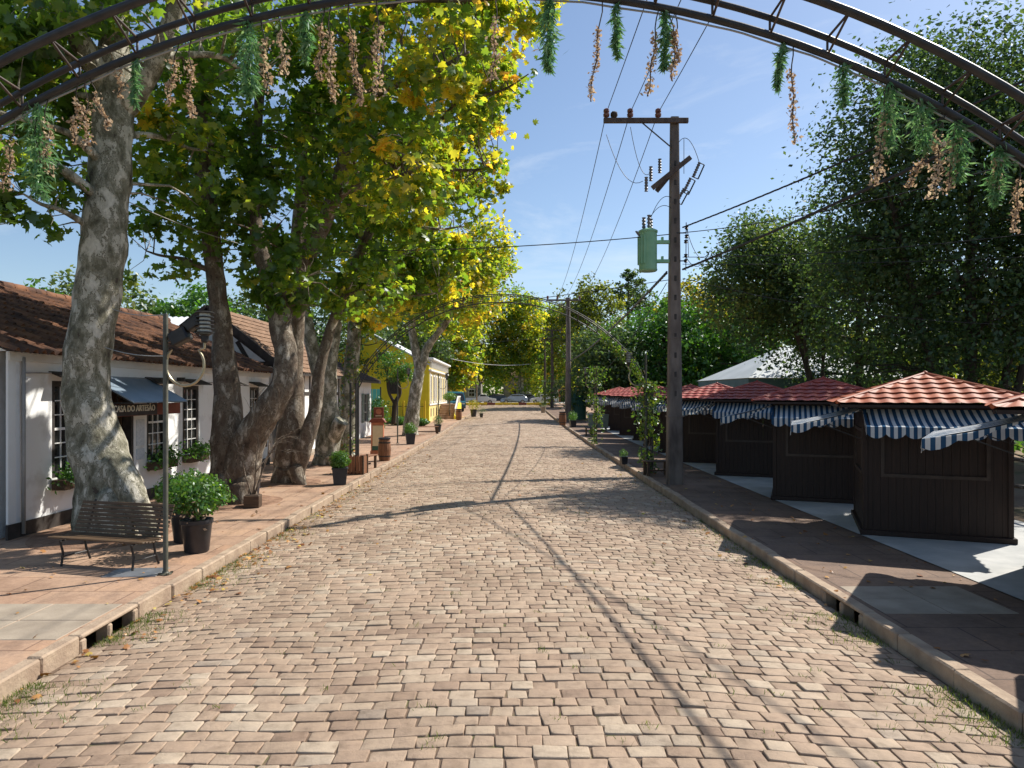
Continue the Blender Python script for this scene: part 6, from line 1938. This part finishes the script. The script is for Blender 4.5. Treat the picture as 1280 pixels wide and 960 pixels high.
def build_far_trees():
    g = 'park trees behind the kiosks'
    # the big dark tree and its companions
    bg_tree('huge dark evergreen tree towering over the kiosks', 16.1, 25.0, 15.2, 5.9, 6.9, 'dark_leaf', .17, 90000, 51, trunk_r=.2, group=g, nl=44, low=.85, tone=.4, ry=5.6, stems=4)
    bg_tree('dark drooping tree in front of the white marquee', 16.4, 38, 11.8, 4.6, 3.6, 'dark_leaf', .2, 26000, 52, trunk_r=.16, stems=2, group=g, nl=18, low=.8, tone=.6, lean=-2.4)
    bg_tree('yellow green bushy tree between the dark trunks at the frame edge', 33, 43, 11, 6, 5.4, 'yellow_leaf', .36, 9000, 58, group=g, tone=.2, low=1.1)
    bg_tree('dark tree at the frame edge behind the orange kiosk roof', 22.8, 27, 14.3, 5.5, 6.4, 'dark_leaf', .2, 34000, 53, trunk_r=.18, group=g, nl=26, low=.8, tone=.4, lean=.5, stems=3)
    bg_tree('dark thin tree between the huge evergreen and the marquee', 19.5, 40, 14, 6, 6.6, 'dark_leaf', .24, 20000, 54, trunk_r=.25, group=g, nl=14, low=1.1, tone=.3)
    bg_tree('sunlit yellow green tree far behind the orange kiosk roof', 38, 58, 12, 7, 5.6, 'yellow_leaf', .45, 7000, 55, group=g, tone=.3, low=1.0)
    bg_tree('sunlit yellow green bushy tree seen between dark trunks', 30, 62, 9, 5, 4.4, 'yellow_leaf', .45, 5000, 56, group=g, tone=.25, low=1.1)
    bg_tree('green tree deep behind the huge evergreen', 24, 66, 14, 8, 7, 'fresh_leaf', .5, 7000, 57, group=g, tone=.3, low=1.1)
    # dark green clump past the near pole
    bg_tree('broad deep green tree behind the far kiosks, next to the second pole', 8.6, 66, 8.4, 5.2, 4.2, 'dark_leaf', .34, 12000, 61, group=g, nl=20, low=1.0, tone=.6)
    bg_tree('broad bright green tree behind the near utility pole', 14.5, 68, 11.4, 6.4, 5.6, 'fresh_leaf', .36, 15000, 62, group=g, nl=22, low=1.0, tone=.35)
    bg_tree('green tree touching the marquee roof edge', 19.5, 70, 9.8, 4.6, 4.9, 'fresh_leaf', .36, 9000, 63, group=g, nl=14, low=1.1, tone=.5)
    bg_tree('yellow autumn tree above the marquee roof', 21.5, 84, 15.2, 5.4, 6, 'yellow_leaf', .45, 8000, 64, group=g, tone=.6, low=1.0)
    bg_tree('yellow green autumn tree behind the near utility pole', 27.5, 88, 15.4, 6, 6.6, 'yellow_leaf', .45, 8000, 65, group=g, tone=.45, low=1.0)
    bg_tree('pale olive tall tree beyond the second pole', 10.5, 98, 17.5, 6, 7, 'yellow_leaf', .45, 9000, 66, group=g, tone=.15, low=.9)
    bg_tree('tall thin sparse treetop standing out over the green trees', 17.0, 104, 19.5, 3.2, 4.2, 'dark_leaf', .5, 1800, 67, group=g, tone=.6, low=.4, nl=9)
    bg_tree('tall feathery treetop left of the near utility pole', 20, 112, 19, 3.6, 5, 'dark_leaf', .5, 1800, 68, group=g, tone=.5, low=.4, nl=9)
    g = 'trees at the far end of the street'
    for k, (x, Y, h, r, tn, lab) in enumerate(((-13, 118, 19, 7.5, .45, 'big plane tree at the street end beyond the yellow villa'), (-5.5, 114, 19.5, 7.0, .5, 'big yellowing plane tree over the parked cars'), (1.5, 117, 18.5, 6.6, .52, 'big golden plane tree closing the street, beside the distant poles'), (7.5, 122, 17, 6.5, .52, 'green gold plane tree at the street end behind the distant poles'), (-8.5, 92, 14, 5.0, .55, 'plane tree at the kerb just past the yellow villa'), (-21, 122, 18, 8, .4, 'plane tree at the street end far behind the villa roof'))):
        bg_tree(lab, x, Y, h, r, h * .44, 'plane_leaf', .5, 15000, 70 + k, barkm='plane_bark', group=g, tone=tn, trunk_r=.4, low=1.15, nl=28, name='plane_tree')
    g = 'trees behind the houses'
    for k, (x, Y, h, r, lm, tn, lab) in enumerate(((-26, 44, 10.5, 5, 'dark_leaf', .7, 'dark leafy tree rising behind the metal shed roof'), (-21, 47, 9.6, 4, 'fresh_leaf', .5, 'brighter green tree behind the craft house ridge'), (-15, 60, 11.5, 5.5, 'dark_leaf', .5, 'dark tree behind the half timbered house'), (-11.5, 84, 12, 5, 'dark_leaf', .5, 'dark tree behind the yellow villa roof'), (-22, 66, 13, 7, 'dark_leaf', .5, 'large dark tree behind the white cottage'), (-16.5, 50, 8.8, 3.6, 'dark_leaf', .6, 'dark tree between the cottage roof and yellow gable'))):
        bg_tree(lab, x, Y, h, r, h * .4, lm, .34, 6000, 90 + k, group=g, tone=tn, low=1.0, nl=14)
    for k, (px, py, Y, lab) in enumerate(((32, 366, 34, 'small treetop peeking over the craft house ridge at the frame side'), (58, 372, 36, 'tiny treetop peeking over the craft house ridge next to the big trunk'))):
        c = P(px, py, Y)
        bg_tree(lab, c.x, Y, c.z + .4, 1.5 - .4 * k, 1.6, 'fresh_leaf', .26, 1400, 110 + k, group=g, tone=.5, trunk_r=.12)
    # woodland closing the view
    rng = np.random.default_rng(77)
    n = 60000
    X = rng.uniform(-110, 110, n); D = 165 + 30 * rng.random(n)
    Hh = np.array([12 + 5 * noise.noise(Vector((x * .05, 0, 1))) + 3 * noise.noise(Vector((x * .17, 5, 1))) for x in X]) * (1 - .3 * (np.abs(X + 20) < 9))
    zz_ = 1 + Hh * rng.random(n) ** .7
    side = rng.random(n) < .3      # the woods also flank the place on both sides
    sx = np.where(rng.random(n) < .5, -1, 1) * rng.uniform(85, 125, n); sy = rng.uniform(-30, 165, n)
    X = np.where(side, sx, X); D = np.where(side, sy, D)
    pos = np.stack([X, D, zz_], 1)
    o = leaves_mesh('woodland', pos, rng.normal(size=(n, 3)) + np.array([0, -.5, .5]), .8 + .9 * rng.random(n), .3 + .3 * rng.random(n) + np.array([.35 * noise.noise(Vector((x * .08, z * .1, 0))) for x, z in zip(X, zz_)]), OVAL, 'plane_leaf', rng)
    tag(o, 'mixed green woodland closing the view beyond the street', 'woodland', kind='stuff')

def vine_on_post(label, x, y, h, seed, hz=None, w=.22, dens=1600, arch=None):
    rng = np.random.default_rng(seed)
    t = thing('climbing_vine', label, 'vine', (x, y, rise(y)), 0, 'vines climbing the arch posts')
    b = MB()
    for k in range(3):
        pts = [(.08 * math.cos(z * 3 + k * 2), .08 * math.sin(z * 3 + k * 2), z) for z in [h * i / 12 for i in range(13)]]
        b.tube(pts, .015, 5)
    b.build('stem', 'brown_bark', t, smooth=True)
    n = dens
    f = rng.random(n)
    pos = np.stack([rng.normal(size=n) * w * (.5 + .6 * f), rng.normal(size=n) * w * (.5 + .6 * f), f * h], 1)
    keep = np.array([noise.noise(Vector((p[0] * 3, seed, p[2] * 1.6))) > -.15 for p in pos]) | (f > .75)
    pos = pos[keep]
    if arch:
        m = 700; g = rng.random(m) ** 1.5
        xs = -g * 1.6 if x > 0 else g * 1.6
        zs = np.array([arch(x + a) for a in xs]) - rise(y)
        pos = np.concatenate([pos, np.stack([xs, rng.normal(size=m) * .12, zs + rng.normal(size=m) * (.16 - .1 * g)], 1)])
    n = len(pos)
    leaves_mesh('foliage', pos, rng.normal(size=(n, 3)) + np.array([0, 0, .5]), .08 + .09 * rng.random(n), rng.random(n) * .86, OVAL, 'vine_leaf', rng, t)

# ------------------------------------------------------------------ light, sky, camera
def build_world():
    w = bpy.data.worlds.new('World'); SC.world = w; w.use_nodes = True
    n = w.node_tree; n.nodes.clear()
    sky = n.nodes.new('ShaderNodeTexSky'); sky.sky_type = 'NISHITA'; sky.sun_disc = False
    el, az = R(45.5), math.atan2(.83, .557)
    sky.sun_elevation = el; sky.sun_rotation = az
    sky.air_density = 1.0; sky.dust_density = .6; sky.ozone_density = 2.2
    # thin cirrus streaks
    tc = n.nodes.new('ShaderNodeTexCoord')
    mp = n.nodes.new('ShaderNodeMapping'); mp.inputs['Scale'].default_value = (2.2, 2.0, 7.0); mp.inputs['Rotation'].default_value = (0, R(14), 0)
    n.links.new(tc.outputs['Generated'], mp.inputs[0])
    t1 = node(n, 'ShaderNodeTexNoise', Scale=2.1, Detail=9, Roughness=.62, Distortion=.6); n.links.new(mp.outputs[0], t1.inputs['Vector'])
    r = ramp(n, [(.54, (0, 0, 0)), (.8, (.38, .38, .38))]); n.links.new(t1.outputs['Fac'], r.inputs[0])
    c = mixc(n, r.outputs[0], sky.outputs[0], (6.5, 7.0, 7.6))
    bg = node(n, 'ShaderNodeBackground', Strength=.086); n.links.new(c, bg.inputs[0])
    o = n.nodes.new('ShaderNodeOutputWorld'); n.links.new(bg.outputs[0], o.inputs[0])
    l = bpy.data.lights.new('sun', 'SUN'); l.energy = 4.2; l.angle = R(.55); l.color = (1, .945, .86)
    s = bpy.data.objects.new('sun', l); COL.objects.link(s)
    d = Vector((math.sin(az) * math.cos(el), math.cos(az) * math.cos(el), math.sin(el)))
    s.rotation_euler = d.to_track_quat('Z', 'Y').to_euler()
    s.location = d * 60
    cam = bpy.data.cameras.new('camera'); co = bpy.data.objects.new('camera', cam); COL.objects.link(co)
    co.location = (0, 0, CH); co.rotation_euler = (R(90), 0, 0)
    cam.sensor_width = 36; cam.lens = F / 1280 * 36; cam.shift_y = 12 / 1280
    cam.clip_end = 3000; cam.clip_start = .05
    SC.camera = co
    SC.view_settings.view_transform = 'Standard'; SC.view_settings.look = 'None'; SC.view_settings.gamma = 1
    SC.view_settings.exposure = EXPO
    SC.view_settings.use_curve_mapping = False
    SC.render.engine = 'CYCLES'
    cy = SC.cycles
    cy.max_bounces = 6; cy.diffuse_bounces = 3; cy.glossy_bounces = 2; cy.transmission_bounces = 3; cy.transparent_max_bounces = 6
    cy.use_denoising = True
    cy.sample_clamp_indirect = 6
EXPO = 0.75

def main():
    build_setting()
    build_white_house(); flower_plants(); build_timber_house(); build_small_house(); build_yellow_house(); build_backdrop_buildings()
    build_kiosks()
    b1 = build_near_pole()
    p2 = far_pole(710, 525, 62, 372, 'tall grey utility pole with one crossarm at the far end of the kiosks', [(-1.9, 1.1, .25, 0)], .22, 'pole_concrete')
    p3 = far_pole(690, 515, 95, 412, 'distant brown utility pole with two crossarms', [(-1.3, 1.4, .1, 0), (-1.3, 1.4, 1.3, 0)], .19)
    far_pole(681, 510, 104, 424, 'most distant thin utility pole beside the brown two armed one', [(-.9, .9, .3, 0)], .15)
    build_wires(b1, p2, p3)
    build_lamps()
    hz, y0 = build_near_arch(); build_garlands(hz, y0)
    hz2, y2, xc2, hw2 = build_far_arch()
    vine_on_post('yellow green vine smothering the arch post beside the near utility pole', xc2 + hw2 + .1, y2 - .1, 3.0, 5, w=.24, dens=1500, arch=hz2)
    vine_on_post('vine with reddish leaves on the far slim post by the kiosk row', 4.3, 36.6, 4.0, 6, w=.3, dens=1300)
    build_bench(); build_pots(); build_furniture(); build_vehicles()
    build_street_trees(); build_far_trees()
    build_world()

main()
